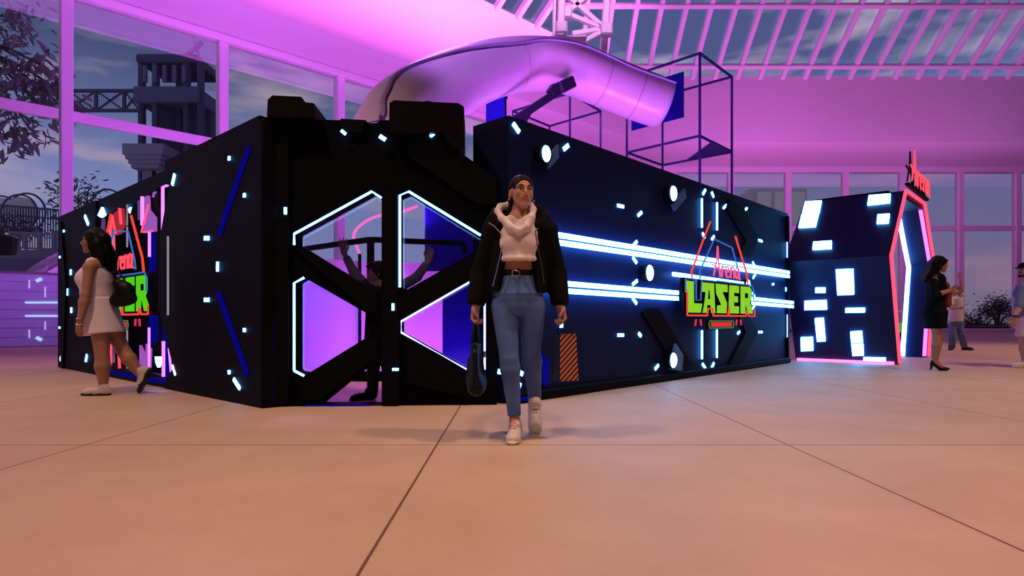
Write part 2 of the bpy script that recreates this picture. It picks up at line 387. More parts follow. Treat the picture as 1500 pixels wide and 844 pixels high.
us = [FL.uz(727, 12)[0], FL.uz(757, 27)[0]]; du = us[1]-us[0]
for k in range(-3, 4):
    u = us[0]+du*k
    if u < ue: MB().box((u-.12, -LEN, -.2), (u+.12, .1, .1), RX, .03).build('rafter', M['white'], rl)
MB().box((us[0]-4*du, -LEN, .1), (ue, .2, .13), RX).build('pane', M['roofglass'], rl)
# ================================================================ OUTSIDE
hz = mat('dusk_grey', (.14, .15, .25), .9); hz2 = mat('dusk_stone', (.34, .33, .42), .9); hz3 = mat('dusk_dark', (.075, .085, .15), .9)  # bluish greys: distance haze put into the base colours
MB().box((-160, 41.2, -.8), (200, 260, -.5)).build('ground', mat('outside_ground', (.06, .06, .08), .9), label='dark ground outside beyond the back windows', cat='ground', **S)
def at(x, y, Y): return W(x, y, Y)
tw = empty('tower', (W(270, 470, 48).x, 48, 0), label='dark lattice tower with stone cornice seen through the left glass', cat='tower')
X = lambda x: W(x, 0, 48).x-W(270, 0, 48).x; Zp = lambda y: W(0, y, 48).z
for xa in (213, 233, 255, 278, 298):
    MB().box((X(xa), -1 if xa != 255 else .2, -.5), (X(xa+7), -.5 if xa != 255 else .9, Zp(98)), ch=.03).build('column', hz3, tw)
MB().box((X(209), -1.3, Zp(158)), (X(303), 3, Zp(135)), ch=.1).build('deck', hz, tw)
MB().box((X(215), 1, Zp(300)), (X(300), 3, Zp(158))).build('core', hz3, tw)
MB().box((X(212), -1.2, Zp(100)), (X(300), 3, Zp(88)), ch=.1).build('deck', hz3, tw)
m = MB(); m.bar((X(285), -1, Zp(88)), (X(306), -1, Zp(70)), .25)
m.bar((X(283), -1, Zp(98)), (X(302), -1, Zp(98)), .15); m.bar((X(302), -1, Zp(98)), (X(296), -1, Zp(70)), .15); m.build('crane_arm', hz, tw)
m = MB()
for i, (a, b, y0, y1) in enumerate(((205, 262, 222, 237), (208, 259, 237, 243), (211, 256, 243, 249), (214, 253, 249, 255))): m.box((X(a), -2.2+i*.1, Zp(y1)), (X(b), 2, Zp(y0)))
m.box((X(218), -1, Zp(330)), (X(250), 2, Zp(255))); m.build('cornice', hz2, tw)
for i in range(5): MB().box((X(221+14*i), -1.1, Zp(128)), (X(221+14*i)+.3, -.9, Zp(104)), ch=.02).build('baluster', hz, tw)
br = empty('footbridge', (0, 47, 0), label='dark steel truss footbridge meeting the tower outside', cat='bridge')
B = lambda x, y: W(x, y, 47)-Vector((0, 47, 0))
m = MB()
for y in (133, 162): m.bar(B(60, y), B(206, y), .22)
xs = [62, 100, 141, 182, 205]; m.build('chord', hz3, br); m = MB()
for i, x in enumerate(xs):
    m.bar(B(x, 133), B(x, 162), .2)
    if i < 4: m.bar(B(x, 133), B(xs[i+1], 162), .12); m.bar(B(x, 162), B(xs[i+1], 133), .12)
m.build('lattice', hz3, br); m = MB()
for i in range(50): m.bar(B(62+3*i, 134), B(62+3*i, 160), .03)
m.build('infill_bars', hz, br)
# terrace, hoops, railings
te = empty('terrace', (0, 34, 0), label='stepped grey terrace with railings outside the left glass', cat='terrace')
T = lambda x, y, dy=0.: W(x, y, 34+dy)-Vector((0, 34, 0))
a, b = T(-60, 400), T(110, 366); MB().box((a.x, 0, -1), (b.x, 4, b.z)).build('retaining_wall', hz2, te)
a, b = T(-60, 400), T(110, 383); MB().box((a.x, -2, -1), (b.x, 0, b.z), ch=.05).build('planter', hz, te)
m = MB(); m.bar(T(15, 340), T(100, 345), .1); m.bar(T(15, 363), T(100, 366), .1)
for i in range(24): m.bar(T(15+3.6*i, 340), T(15+3.6*i, 364), .05 if i % 6 else .14)
m.build('railing', hz2, te); m = MB(); m.bar(T(-30, 298, 6), T(100, 309, 6), .12); m.bar(T(-30, 312, 6), T(100, 322, 6), .1)
for i in range(34): m.bar(T(-30+4*i, 299+.3*i, 6), T(-30+4*i, 340, 6), .06)
m.build('railing', hz3, te)
pale = mat('pale_translucent_disc', (.62, .60, .66), .6)
for i, (x, y, r) in enumerate(((28, 312, 1.1), (39, 311, 1.15), (2, 311, 1.0), (157, 301, 1.0))):
    h = empty('hoop', W(x, y, 41.5+.5*i), label=['pale round hoop frame on the terrace, middle of three', 'pale round hoop frame on the terrace, nearest the pink post', 'pale round hoop frame at the picture edge on the terrace', 'dark hoop rising behind the black arena wall beside the tree'][i], cat='hoop')
    m = MB(); m.tube([(r*1.12*math.cos(q*math.pi/20), 0, r*1.12*math.sin(q*math.pi/20)) for q in range(40)], .07, 6, True); m.build('rim', hz3, h)
    if i in (0, 2): MB().prism([[(r*math.cos(q*math.pi/16), r*math.sin(q*math.pi/16)) for q in range(32)]], .05, .15).build('disc', pale, h)
    MB().bar((0, 0, -r*1.12), (0, 0, -h.location.z), .14).build('stand', hz3, h)
# leaves ----------------------------------------------------------
def leaf_cluster(mb, c, rnd, n, L, spread, droop=.5):
    for _ in range(n):
        p = Vector(c)+Vector((rnd.gauss(0, spread[0]), rnd.gauss(0, spread[1]), rnd.gauss(0, spread[2])))
        d = Vector((rnd.uniform(-1, 1), rnd.uniform(-1, 1), rnd.uniform(-1, .5)-droop)).normalized(); s_ = d.cross(Vector((rnd.uniform(-1, 1), rnd.uniform(-1, 1), rnd.uniform(-1, 1)))).normalized(); nn = d.cross(s_)
        l = L*rnd.uniform(.6, 1.25); w = l*.14
        pr = [(0, 0), (.25, .8), (.5, 1), (.78, .6), (1, 0)]
        v = [p+d*l*t+s_*w*k+nn*l*(.08*k*k-.12*t*t) for t, k in pr]+[p+d*l*t-s_*w*k+nn*l*(.08*k*k-.12*t*t) for t, k in pr[1:4]]+[p+d*l*t-nn*l*.12*t*t for t in (.25, .5, .78)]
        mb.add(v, [(0, 8, 1), (8, 9, 2, 1), (9, 10, 3, 2), (10, 4, 3), (0, 5, 8), (8, 5, 6, 9), (9, 6, 7, 10), (10, 7, 4)])
rnd = random.Random(4)
leafm = mat('dusky_leaf', (.34, .31, .36), .45, noise=(3, .5)); bark = mat('bark', (.06, .045, .04), .9)
tr = empty('tree', (-18.6, 19.2, 0), label='broad-leaved tree hanging its branches into the upper left corner', cat='tree')
TR = Vector((-18.6, 19.2, 0)); m = MB(); fo = MB()
for (x, y, n, sp) in ((12, 45, 45, .45), (45, 95, 60, .42), (25, 130, 55, .45), (60, 130, 45, .32), (85, 150, 24, .30), (20, 175, 34, .33), (10, 205, 26, .28), (48, 195, 22, .22), (115, 152, 9, .16), (70, 100, 25, .25), (22, 20, 34, .4), (75, 172, 14, .2)):
    p = W(x, y, 19.2)-TR; leaf_cluster(fo, p, rnd, int(n*1.6), .44, (sp, .35, sp)); m.tube([W(-60, 60, 19.4)-TR, (W(-60, 60, 19.4)-TR)*.45+p*.55+Vector((0, 0, .25)), p], [.09, .05, .015], 6)
m.tube([(0, 0, 0), (.1, 0, 3), W(-60, 60, 19.4)-TR], [.3, .25, .12], 8); m.build('branches', bark, tr); fo.build('foliage', leafm, tr, fix=False)
def bush(name, label, x, y, Y, sp, n, L, col, cat='tree', lo=0.):
    p = W(x, y, Y); t = empty(name, (p.x, p.y, lo), label=label, cat=cat); fo = MB(); r = random.Random(int(x)); tk = MB()
    for k in range(9):
        q = Vector((r.gauss(0, sp[0]*.6), r.gauss(0, sp[1]*.5), p.z-lo+r.gauss(0, sp[2]*.6))); leaf_cluster(fo, q, r, n//9, L, (sp[0]*.45, sp[1]*.4, sp[2]*.35), 0); tk.tube([(0, 0, 0 if lo else -.3), (q.x*.3, q.y*.3, max(.2, q.z*.5)), q], [.14, .09, .03], 6)
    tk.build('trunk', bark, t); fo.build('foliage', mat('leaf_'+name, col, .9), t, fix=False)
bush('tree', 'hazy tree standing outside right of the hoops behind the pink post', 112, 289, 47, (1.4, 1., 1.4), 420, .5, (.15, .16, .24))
bush('shrub', 'dark rounded shrub mass under the hoops on the terrace', 12, 332, 37, (1.6, 1, .5), 700, .35, (.07, .07, .11), 'shrub', 4.75)
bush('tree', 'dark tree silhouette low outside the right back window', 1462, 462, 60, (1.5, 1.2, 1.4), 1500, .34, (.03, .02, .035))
bush('shrub', 'dark shrub outside the right back window beside the white T-shirt', 1428, 474, 58, (1.1, 1, .9), 900, .3, (.03, .02, .035), 'shrub')
a, b = W(1100, 520, 50), W(1182, 276, 50)
sh = empty('pavilion', (a.x, 50, 0), label='pale grey panelled pavilion outside behind the back window', cat='pavilion')
MB().box((0, 0, -.5), (b.x-a.x, 3, b.z), ch=.03).build('wall', mat('glowing_cladding', (.52, .58, .68), .7, emit=(.5, .55, .75), es=.22), sh)  # cladding given a faint glow of its own though it holds no lamp
for i in range(3): MB().box(((.12+.3*i)*(b.x-a.x), -.06, .2), ((.36+.3*i)*(b.x-a.x), 0, b.z-.3), ch=.02).build('panel', emat('lit_window_panel', (.50, .58, .78), .55), sh)
pb = empty('planter', (W(1450, 0, 43).x, 43, -.5), label='long low dark planter outside behind the right window', cat='planter')
MB().box((-1.9, -.4, 0), (1.9, .5, .82), ch=.03).build('box', M['black2'], pb); MB().box((-2, -.5, .82), (2, .6, .9)).build('coping', hz, pb)
# black parasol at the left edge
pa = empty('parasol', (W(-14, 372, 24).x, 24, 0), label='black parasol drooping at the left picture edge outside', cat='parasol')
z = CAMZ+(HY-343)/FPX*24; m = MB(); n = 8; v = [(0, 0, z+.15)]
for k in range(n): q = 2*math.pi*k/n; v += [(.85*math.cos(q), .85*math.sin(q), z-.1), (.8*math.cos(q), .8*math.sin(q), z-.75)]
f = []
for k in range(n): a, b = 1+2*k, 1+2*((k+1) % n); f += [(0, a, b), (a, a+1, b+1, b)]
m.add(v, f); m.build('canopy', M['black2'], pa); MB().tube([(0, 0, 1), (0, 0, z+.2)], .03, 8).build('pole', M['black2'], pa)
MB().box((.55, -.75, z-1.0), (.75, -.6, z-.6), ch=.04).build('tag', mat('red_tag', (.35, .02, .03), .6), pa)
# ================================================================ SKY
w = bpy.data.worlds.new('dusk'); SC.world = w; w.use_nodes = True; nt = w.node_tree; bg = nt.nodes['Background']
tc = nt.nodes.new('ShaderNodeTexCoord'); sx = nt.nodes.new('ShaderNodeSeparateXYZ'); nt.links.new(tc.outputs['Generated'], sx.inputs[0])
cr = nt.nodes.new('ShaderNodeValToRGB'); nt.links.new(sx.outputs['Z'], cr.inputs[0]); e = cr.color_ramp.elements
e[0].position = 0.; e[0].color = (.30, .29, .46, 1); e[1].position = .6; e[1].color = (.045, .07, .18, 1)
q2 = e.new(.36); q2.color = (.062, .085, .20, 1); q = e.new(.18); q.color = (.20, .25, .50, 1)
mp = nt.nodes.new('ShaderNodeMapping'); mp.inputs['Scale'].default_value = (2.2, 2.2, 9); nt.links.new(tc.outputs['Generated'], mp.inputs[0])
nz = nt.nodes.new('ShaderNodeTexNoise'); nz.inputs['Scale'].default_value = 2.2; nz.inputs['Detail'].default_value = 7; nt.links.new(mp.outputs[0], nz.inputs[0])
c2 = nt.nodes.new('ShaderNodeValToRGB'); c2.color_ramp.elements[0].position = .50; c2.color_ramp.elements[1].position = .72; nt.links.new(nz.outputs['Fac'], c2.inputs[0])
mx = nt.nodes.new('ShaderNodeMix'); mx.data_type = 'RGBA'; mx.inputs['B'].default_value = (.46, .36, .46, 1); nt.links.new(cr.outputs[0], mx.inputs['A']); nt.links.new(c2.outputs[0], mx.inputs['Factor'])
nt.links.new(mx.outputs['Result'], bg.inputs[0]); bg.inputs[1].default_value = 1.4
# ================================================================ LIGHTS
def area(name, loc, tgt, col, P, sx=1., sy=None, spread=180):
    l = bpy.data.lights.new(name, 'AREA'); l.energy = P; l.color = col; l.shape = 'RECTANGLE'; l.size = sx; l.size_y = sy or sx; l.spread = math.radians(spread)
    o = bpy.data.objects.new(name, l); COL.objects.link(o); o.location = loc; o.rotation_euler = (Vector(tgt)-Vector(loc)).to_track_quat('-Z', 'Y').to_euler(); return o
def spot(name, loc, tgt, col, P, ang, blend=.6, r=.15):
    l = bpy.data.lights.new(name, 'SPOT'); l.energy = P; l.color = col; l.spot_size = math.radians(ang); l.spot_blend = blend; l.shadow_soft_size = r
    o = bpy.data.objects.new(name, l); COL.objects.link(o); o.location = loc; o.rotation_euler = (Vector(tgt)-Vector(loc)).to_track_quat('-Z', 'Y').to_euler(); return o
# the rest of the hall, closed behind and above the viewer
dk = mat('hall_shell', (.10, .09, .10), .9)
MB().box((46, -8, 0), (46.3, YB, 24)).build('wall_right', dk, label='plain wall closing the hall at the right', cat='wall', **S)
MB().box((-34, -8.4, 0), (46.3, -8, 24)).build('wall_front', dk, label='plain wall closing the hall behind the viewer', cat='wall', **S)
MB().box((-34, -8.4, 23.6), (46.3, 24.5, 24)).build('ceiling', dk, label='dark ceiling over the front of the hall', cat='ceiling', **S)
PK = (1., .20, .86)
for u_, P_, z_ in ((-3, 230, 11.), (4.5, 300, 11.), (12, 370, 11.5), (19.5, 400, 13.2)): area('pink_wall_fill', FL.world(u_, 7.5, z_), FL.world(u_, 0, 13.7 if z_ < 12 else 15.7), (1., .15, .86), P_, 7.5, .6, 50 if z_ < 12 else 56)  # unseen lights added out of view to brighten the upper left wall
area('purple_uplight', FL.world(6, 5.5, 2.2), FL.world(2, 0, 11.), (.66, .11, 1.), 640, 3, 1, 140)
area('purple_uplight', FL.world(17, 6.5, 3.), FL.world(17, 0, 11.), (.80, .13, 1.), 640, 3, 1, 140)
spot('knee_wall_fill', (-9.5, 13.2, 10.2), (-14.8, 17.3, .8), (.60, .34, 1.), 620, 34, .8, .04)  # unseen spot added to brighten the lilac boards
area('pink_uplight', (13, 28, 3.), (15, 34, 12), (.92, .17, .95), 650, 5, 1, 150)
area('pink_uplight', (24, 28, 3.), (26, 34, 12), (.85, .20, .9), 330, 5, 1, 150)
area('slide_fill', (2.3, 9.4, .8), (1.2, 11.2, 5.5), (.80, .20, 1.), 170, 2.2, 1.0, 140)  # unseen light added inside the arena to lift the slide's dark underside
area('slide_fill', (-1.5, 7.6, 1.72), (-1.2, 8.6, 5.2), (.95, .20, .95), 200, 1.0, .8, 150)  # second unseen fill, added for the slide's left part
spot('slide_fill', (-.7, 5.95, 2.2), (-1.4, 8.4, 4.5), (.90, .22, .98), 190, 85, .9, .05)  # unseen spot added behind the roof boxes for the slide's left bend
area('slide_top_fill', FL.world(10, 3.3, 13.4), (0, 11, 4), (.82, .26, 1.), 260, 2, 2, 120)  # unseen light added overhead to brighten the slide cover
spot('pink_fill_spot', (1.6, 5.5, 11), (1.4, 12.2, 7.6), (.95, .40, 1.), 2600, 26, .6, .2)  # invented unseen spot, added to brighten the roof truss
spot('pink_fill_spot', (-1.5, 4.5, 10.5), (-1.0, 9.2, 4.8), (.80, .30, 1.), 2200, 42, .7, .3)  # invented unseen spot, added to brighten the slide's top and front
WM = (1., .60, .38)
spot('ceiling_spot', (-4., 2.6, 9.), (-3.4, 3.6, 0), WM, 1500, 84, .9, .2)
spot('ceiling_spot', (4.6, 3.2, 9.), (4., 4.2, 0), WM, 1900, 84, .9, .2)
spot('ceiling_spot', (10.5, 6., 9.), (10, 7., 0), WM, 1900, 84, .9, .3)
spot('ceiling_spot', (-9.5, 6, 9.), (-9.0, 6.8, 0), WM, 1300, 84, .9, .2)
spot('ceiling_spot', (15, 14., 9.), (14.5, 15., 0), WM, 1700, 88, .9, .3)
spot('ceiling_spot', (0, -1.5, 9.), (0, 0.5, 0), WM, 1100, 84, .9, .3)
# ================================================================ ARENA
R = Plane((-.03, 5.53), (.674, .739)); Lw = Plane((-2.155, 5.31), (.744, -.668)); Fc = Plane((-2.07, 5.37), (1, .055))
def quad(pl, pts, m, par, name, off=0., th=.02, **k):
    p = pl.poly(pts); return MB().prism([p], -off-th, -off).build(name, m, par, **k)
def spotlight(pl, x, y, par, r=.06, refl=None):
    p = pl.P(x, y, 0); mb = MB()
    mb.tube([p+Vector((0, .0, 0)), p+Vector((0, -.05, 0)), p+Vector((0, -.10, 0))], [r*1.1, r*1.35, r*1.45], 14)
    s = mb.build('spotlight', M['black2'], par); q = MB(); q.ball(p+Vector((0, -.10, 0)), (r*.95, r*.5, r*1.25), 14, 8); q.build('lens', M['spot'], s)
    if refl: quad(pl, refl, mat('blue_facet', (.06, .16, .45), .3), par, 'reflector_panel', .03, .03)
# ---- LASER sign module -------------------------------------------------------
LET = {'L': [[(.02, 1), (0, .74), (.12, .72), (.14, 0), (1.02, 0), (1.12, .3), (.58, .3), (.56, 1)]],
 'A': [[(1.06, 1), (1.93, 1), (2.03, 0), (1.72, 0), (1.68, .26), (1.46, .26), (1.42, 0), (1.13, 0), (1.26, .34), (1.34, .68), (1.06, .70)], [(1.5, .46), (1.66, .46), (1.62, .76), (1.56, .76)]],
 'S': [[(2.04, 1), (2.95, 1), (2.95, .74), (2.55, .74), (2.90, .36), (2.86, 0), (2.13, 0), (2.16, .26), (2.46, .28), (2.08, .68)]],
 'E': [[(3.07, 1), (3.86, 1), (3.86, .74), (3.46, .74), (3.46, .62), (3.78, .62), (3.78, .4), (3.46, .4), (3.46, .26), (3.86, .26), (3.86, 0), (3.0, 0)]],
 'R': [[(3.98, 1), (4.80, 1), (4.94, .9), (4.94, .55), (4.78, .42), (5.04, .16), (5.04, 0), (4.64, 0), (4.42, .34), (4.40, 0), (3.98, 0)], [(4.36, .76), (4.62, .76), (4.62, .58), (4.36, .58)]]}
TOPLINE = [(-.05, .66), (-.04, 1.07), (.62, 1.07), (.62, .40), (.92, .40), (.98, 1.07), (2.02, 1.07), (2.06, 1.09), (3.92, 1.07), (4.82, 1.07), (5.0, .93), (5.0, .52)]
BOTLINE = [(-.05, .66), (.05, .62), (.06, -.09), (1.36, -.09), (1.42, .14), (1.72, .14), (1.78, -.09), (2.86, -.09), (2.95, .2), (2.98, -.09), (4.34, -.09), (4.40, .1), (4.58, -.09), (5.1, -.09), (5.1, .16)]
SCRIPT = [[(-.06, .40), (.08, .34), (.26, .27)], [(.0, .02), (.12, .60), (.145, 1.05), (.17, .60), (.24, .0)], [(.31, .0), (.32, .40), (.35, .34), (.43, .40)],
 [(.46, .2), (.57, .24), (.55, .38), (.48, .38), (.455, .2), (.5, .02), (.6, .06)], [(.645, 0), (.65, .4), (.67, .33), (.73, .41), (.775, .35), (.78, 0)],
 [(.965, .37), (.88, .42), (.83, .2), (.88, .02), (.95, .1), (.975, .4), (.98, .04), (1.03, 0)]]
def smooth2(pts, n=5):
    P = [Vector((p[0], p[1])) for p in pts]; P = [P[0]*2-P[1]]+P+[P[-1]*2-P[-2]]; out = []
    for i in range(1, len(P)-2):
        for j in range(n):
            t = j/n; a, b, c, d = P[i-1:i+3]; out.append(.5*(2*b+(c-a)*t+(2*a-5*b+4*c-d)*t*t+(3*b-a-3*c+d)*t**3))
    return [(p.x, p.y) for p in out+[P[-2]]]
def lettermesh(loops, u0, sx, z0, sz, off, face, t):
    o = MB().prism([[(u0+p[0]*sx, z0+p[1]*sz) for p in l] for l in loops], -off-.05, -off-.03).build('letter', [face, M['black2']], t)
    for p in o.data.polygons: p.material_index = 0 if abs(p.normal.y) > .9 else 1
def sign(pl, u0, z0, wid, hgt, label, face, off, glow, sx_=0.):
    t = props(pl.empty('neon_sign'), label, 'sign'); sx, sz = wid/5.02, hgt
    q = lambda p, o=.1: Vector((u0+p[0]*sx, -off-o, z0+p[1]*sz))
    # backing plate, its outline following the word
    MB().prism([[(u0+p[0]*sx, z0+p[1]*sz) for p in [(.02, -.12), (5.13, -.12), (5.13, .22), (5.02, .48), (5.03, .96), (4.85, 1.1), (.96, 1.1), (.90, .42), (.66, .42), (.64, 1.1), (-.07, 1.1), (-.09, .64), (.03, .6)]]], -off-.03, -off).build('backing_plate', M['black2'], t)
    for ch, loops in LET.items():
        MB().prism([[(u0+p[0]*sx, z0+p[1]*sz) for p in l] for l in loops], -off-.045, -off-.03).build('letter', [face, M['black2']], t).data.polygons.foreach_set('material_index', [0]) if 0 else lettermesh(loops, u0, sx, z0, sz, off, face, t)
    MB().tube([q(p, .07) for p in TOPLINE], .010, 6).build('neon_tube', M['bluetube'], t, label='blue neon outline along the letter tops')
    MB().tube([q(p, .07) for p in BOTLINE], .012, 6).build('neon_tube', M['neonorange'], t, label='red orange neon outline along the letter feet')
    # coffin outlines above the word
    for pts, m_, r in ((((.45, 1.1), (.42, 1.32), (1.66, 3.05)), 'neonorange', .014), (((3.56, 2.78), (4.5, 1.5), (4.62, 1.1)), 'neonorange', .014), (((.98, 1.1), (.95, 1.35), (1.95, 2.5), (3.30, 2.34), (3.85, 1.5), (3.95, 1.2)), 'bluetube', .011)):
        MB().tube([q(p, .05) for p in pts], r, 6).build('neon_tube', M[m_], t)
    for st in SCRIPT:
        s3 = smooth2(st) if len(st) > 3 and st[1] != (.12, .60) else st
        MB().tube([q((1.55+sx_+p[0]*1.95, 1.22+p[1]*.95), .12) for p in s3], .011, 6).build('script_letter', M[glow], t)
    # plate below
    z = lambda v: z0+v*sz; U = lambda v: u0+v*sx
    MB().box((U(1.55), -off-.05, z(-.55)), (U(3.35), -off, z(-.23)), ch=.01).build('label_plate', M['black2'], t)
    MB().tube([(U(a), -off-.06, z(b)) for a, b in ((1.58, -.27), (1.52, -.39), (1.58, -.51), (3.32, -.51), (3.38, -.39), (3.32, -.27))], .007, 6, True).build('neon_tube', emat('dim_green_neon', (.1, .5, .12), .5), t)
    m = MB()
    for i in range(11):
        a = 1.72+i*.135
        m.box((U(a), -off-.07, z(-.47)), (U(a+.035), -off-.05, z(-.31))); m.box((U(a+.07), -off-.07, z(-.47)), (U(a+.10), -off-.05, z(-.31)))
        if i % 2: m.box((U(a), -off-.07, z(-.33)), (U(a+.10), -off-.05, z(-.31)))
        else: m.box((U(a), -off-.07, z(-.41)), (U(a+.10), -off-.05, z(-.38)))
    m.build('lettering', emat('red_lettering', (.9, .04, .06), .8), t)
    for a, b in ((.75, .05), (1.15, -.06), (3.75, .04), (4.15, -.05)):
        MB().bar((U(a), -off-.03, z(-.42)), (U(a+b), -off-.03, z(-.22)), .02).build('neon_tube', emat('dim_red_neon', (.8, .05, .12), .7), t)
    return t
# ---- right-hand long wall ----------------------------------------------------
rw = props(R.empty('arena_wall'), 'long black arena wall with cyan light bars right of the walking person', 'wall')
ue, ze = R.uz(1154.5, 315); ze = 2.62; H = 2.6; TH = .46
us_ = R.uz(1151, 400)[0]; m = MB(); m.prism([[(0, 0), (us_-.02, 0), (us_-.02, ze+.04), (0, H)]], 0, TH); m.prism([[(us_-.02, 0), (ue, 0), (ue, ze+.04), (us_-.02, ze+.04)]], 0, .06); m.build('wall_panel', M['wallblack'], rw)
MB().box((.01, -.06, .0), (ue-.02, 0, .10), ch=.02).build('plinth', M['black2'], rw)
us_ = R.uz(1151, 400)[0]
MB().box((us_, -.05, .1), (us_+.03, 0, ze-.02)).build('seam_post', M['black2'], rw)
MB().box((us_+.04, -.03, .1), (ue, 0, ze-.1), ch=.01).build('end_panel', M['wallblack'], rw)
for pts in (((1066, 292), (1088, 306), (1108, 352), (1096, 376), (1080, 376), (1090, 352), (1062, 303)), ((1092, 460), (1108, 487), (1083, 536), (1064, 538), (1090, 487), (1080, 462)),
            ((945, 452), (962, 452), (1012, 535), (990, 541), (938, 458))):
    quad(R, pts, M['black2'], rw, 'chevron_ridge', 0, .03)
bar = lambda a, b, w=.042, m='cyan_bar': R.strip(a, b, w, M[m], rw, 'glow_bar', off=.05, th=.03)
for dz in (-.036, .036):
    for (xa, ya), (xb, yb) in (((776, 345.5), (1150, 402.5)), ((776, 418), (986, 433.5)), ((1084, 440), (1156, 446.5))):
        za, zb = R.uz(xa, ya), R.uz(xb, yb)
        MB().bar((za[0], -.065, za[1]+dz), (zb[0], -.065, zb[1]+dz), .03, .05).build('glow_bar', M['cyan_bar'], rw)
bar((979, 402), (1082, 416), .05)
D = [((904, 301), (913, 303)), ((934, 316), (939.5, 311)), ((1025.6, 291), (1025.6, 333.8)), ((1047.8, 297), (1047.8, 337.6)), ((1029, 284.88), (1033, 278)), ((1042, 281.6), (1045, 289)), ((1059, 305), (1064.6, 300)), ((1091, 307.7), (1094, 305)), ((1028.5, 341.5), (1032, 348.7)), ((1042, 350.8), (1045.7, 346)), ((926, 361), (932.6, 353.7)), ((926.4, 377), (932, 385.4)), ((1110.7, 351.8), (1116, 353.7)), ((1102, 384), (1105, 390)), ((1151, 355), (1151, 377.7)), ((1153.2, 342.5), (1153.2, 347)),
 ((926, 437), (932, 445)), ((904.4, 491), (912.7, 491)), ((935, 488), (938.5, 492.7)), ((1025.7, 484), (1025.7, 526)), ((1047.6, 483), (1047.6, 524)), ((1028.4, 533), (1033, 540)), ((1042, 539), (1045.4, 531.6)), ((959, 541), (964, 534.88)), ((1080, 489), (1083, 485.7)), ((1110.7, 486.7), (1116, 486.5)), ((1102, 429), (1105, 434.88)), ((1102, 452), (1105, 447.5)), ((1151.4, 461), (1151.4, 494)), ((1153.2, 497), (1153.2, 511)), ((1102.5, 407.5), (1106, 402)), ((926, 417), (933, 411)), ((1151, 421), (1151, 427)),
 ((751, 181), (760, 194)), ((825, 219), (832, 213)), ((821, 380), (821, 391)), ((821.5, 470), (821.5, 480)), ((729, 544), (733, 545)), ((761, 546), (765, 548)), ((758, 563), (762, 565)), ((1131, 417), (1133, 416))]
for a, b in D:
    near = a[0] < 860; far = math.hypot(b[0]-a[0], b[1]-a[1]) > 20
    R.strip(a, b, .042 if near else (.034 if far else .036), M['cyan'], rw, off=.0 if not far else .02, th=.012)
spotlight(R, 788, 228, rw, .062, ((796, 232), (811, 213), (812, 232), (797, 250)))
spotlight(R, 975.5, 285, rw, .075, ((979, 300), (997, 277), (1000, 290), (983, 310)))
spotlight(R, 975.5, 527.5, rw, .075, ((975, 541), (984, 503), (995, 520), (993, 543)))
spotlight(R, 940.5, 400.5, rw, .075); spotlight(R, 1086, 417, rw, .06)
quad(R, ((788, 516), (800, 527), (800, 560), (794, 566)), M['bluestrip'], rw, 'blue_panel', .02, .02)
quad(R, ((745, 588), (742, 583), (770, 579), (776, 584)), M['bluestrip'], rw, 'blue_panel', .062, .02)
# ---- left-hand wall ----------------------------------------------------------
lw = props(Lw.empty('arena_wall'), 'black angled arena wall at left with a neon filled hexagonal opening', 'wall')
uz = Lw.uz; un = 0.; um = uz(246, 400)[0]; uf = uz(144, 400)[0]; ul = uz(88, 400)[0]
zn, zm, zf = uz(383, 171)[1], uz(200, 268)[1], uz(110, 309)[1]
hexo = Lw.poly([(240, 270), (252, 272), (238, 350), (236, 450), (258, 538), (248, 553), (152, 533), (140, 500), (137, 395), (147, 320)])
# near panel: its left edge is the chevron of the opening
MB().prism([[(um+.02, 0), (.0, 0), (.0, zn), (um+.02, zn), hexo[0]]+[]][:1] if 0 else [[(0, 0), (0, zn), (um+.0, zn-.01), (um+.0, hexo[1][1]+.03), hexo[1], hexo[2], hexo[3], hexo[4], (um, hexo[5][1]-.05), (um, 0)]], -.03, .14).build('wall_panel', M['wallleft'], lw)
MB().prism([[(uf, 0), (um, 0), (um, zm), (uf, zm)], hexo]  if 0 else [[(uf, 0), (um-.01, 0), (um-.01, hexo[5][1]-.06), (hexo[6][0], hexo[6][1]), (uf, hexo[6][1]+.0)]], 0, .16).build('wall_panel', M['wallleft'], lw)
MB().prism([[(uf, hexo[9][1]), (um-.01, hexo[0][1]), (um-.01, zm), (uf, zm)]], 0, .16).build('wall_panel', M['wallleft'], lw)
MB().prism([[(ul, 0), (uf-.01, 0), (uf-.01, hexo[6][1]), hexo[7], hexo[8], (uf-.01, hexo[9][1]), (uf-.01, zf), (ul, zf)]], -.03, .14).build('wall_panel', M['wallleft'], lw)
MB().box((ul-.2, .12, 0), (ul, .2, zf-.45), ch=.02).build('end_panel', M['wallleft'], lw)
MB().box((uf-.8, .42, .05), (um+.8, .5, zm-.05)).build('recess_back', M['wallleft'], lw)
MB().box((uf, -.02, .05), (um, .0, .09)).build('led_strip', M['bluestrip'], lw)
MB().box((.005, -.04, 0), (.07, .35, zn-.04), ch=.015).build('corner_post', M['black2'], lw)
for a, b, w in (((370.6, 216), (326, 345), .07), ((325, 428), (368, 549), .07)): Lw.strip(a, b, w, M['bluestrip'], lw, 'blue_band', off=.03, th=.012)
Lw.strip((253, 347), (253, 462), .016, M['whitetube'], lw, 'tube', off=.04, th=.016)
for x, y in ((341.3, 233), (363.7, 287), (363.7, 483.6), (341.3, 545)): Lw.strip((x, y-2.8), (x, y+2.8), .032, M['cyan'], lw, off=.03, th=.012)
for x, y in ((306, 349.5), (310.5, 349.5), (306, 439.5), (310.5, 439.5)): Lw.strip((x, y-3), (x, y+3), .030, M['cyan'], lw, off=.03, th=.012)
Lw.strip((324.2, 384), (324.2, 398), .036, M['cyan'], lw, off=.03, th=.012)
Lw.strip((348, 554.88), (357, 569), .034, M['cyan'], lw, off=.03, th=.012)
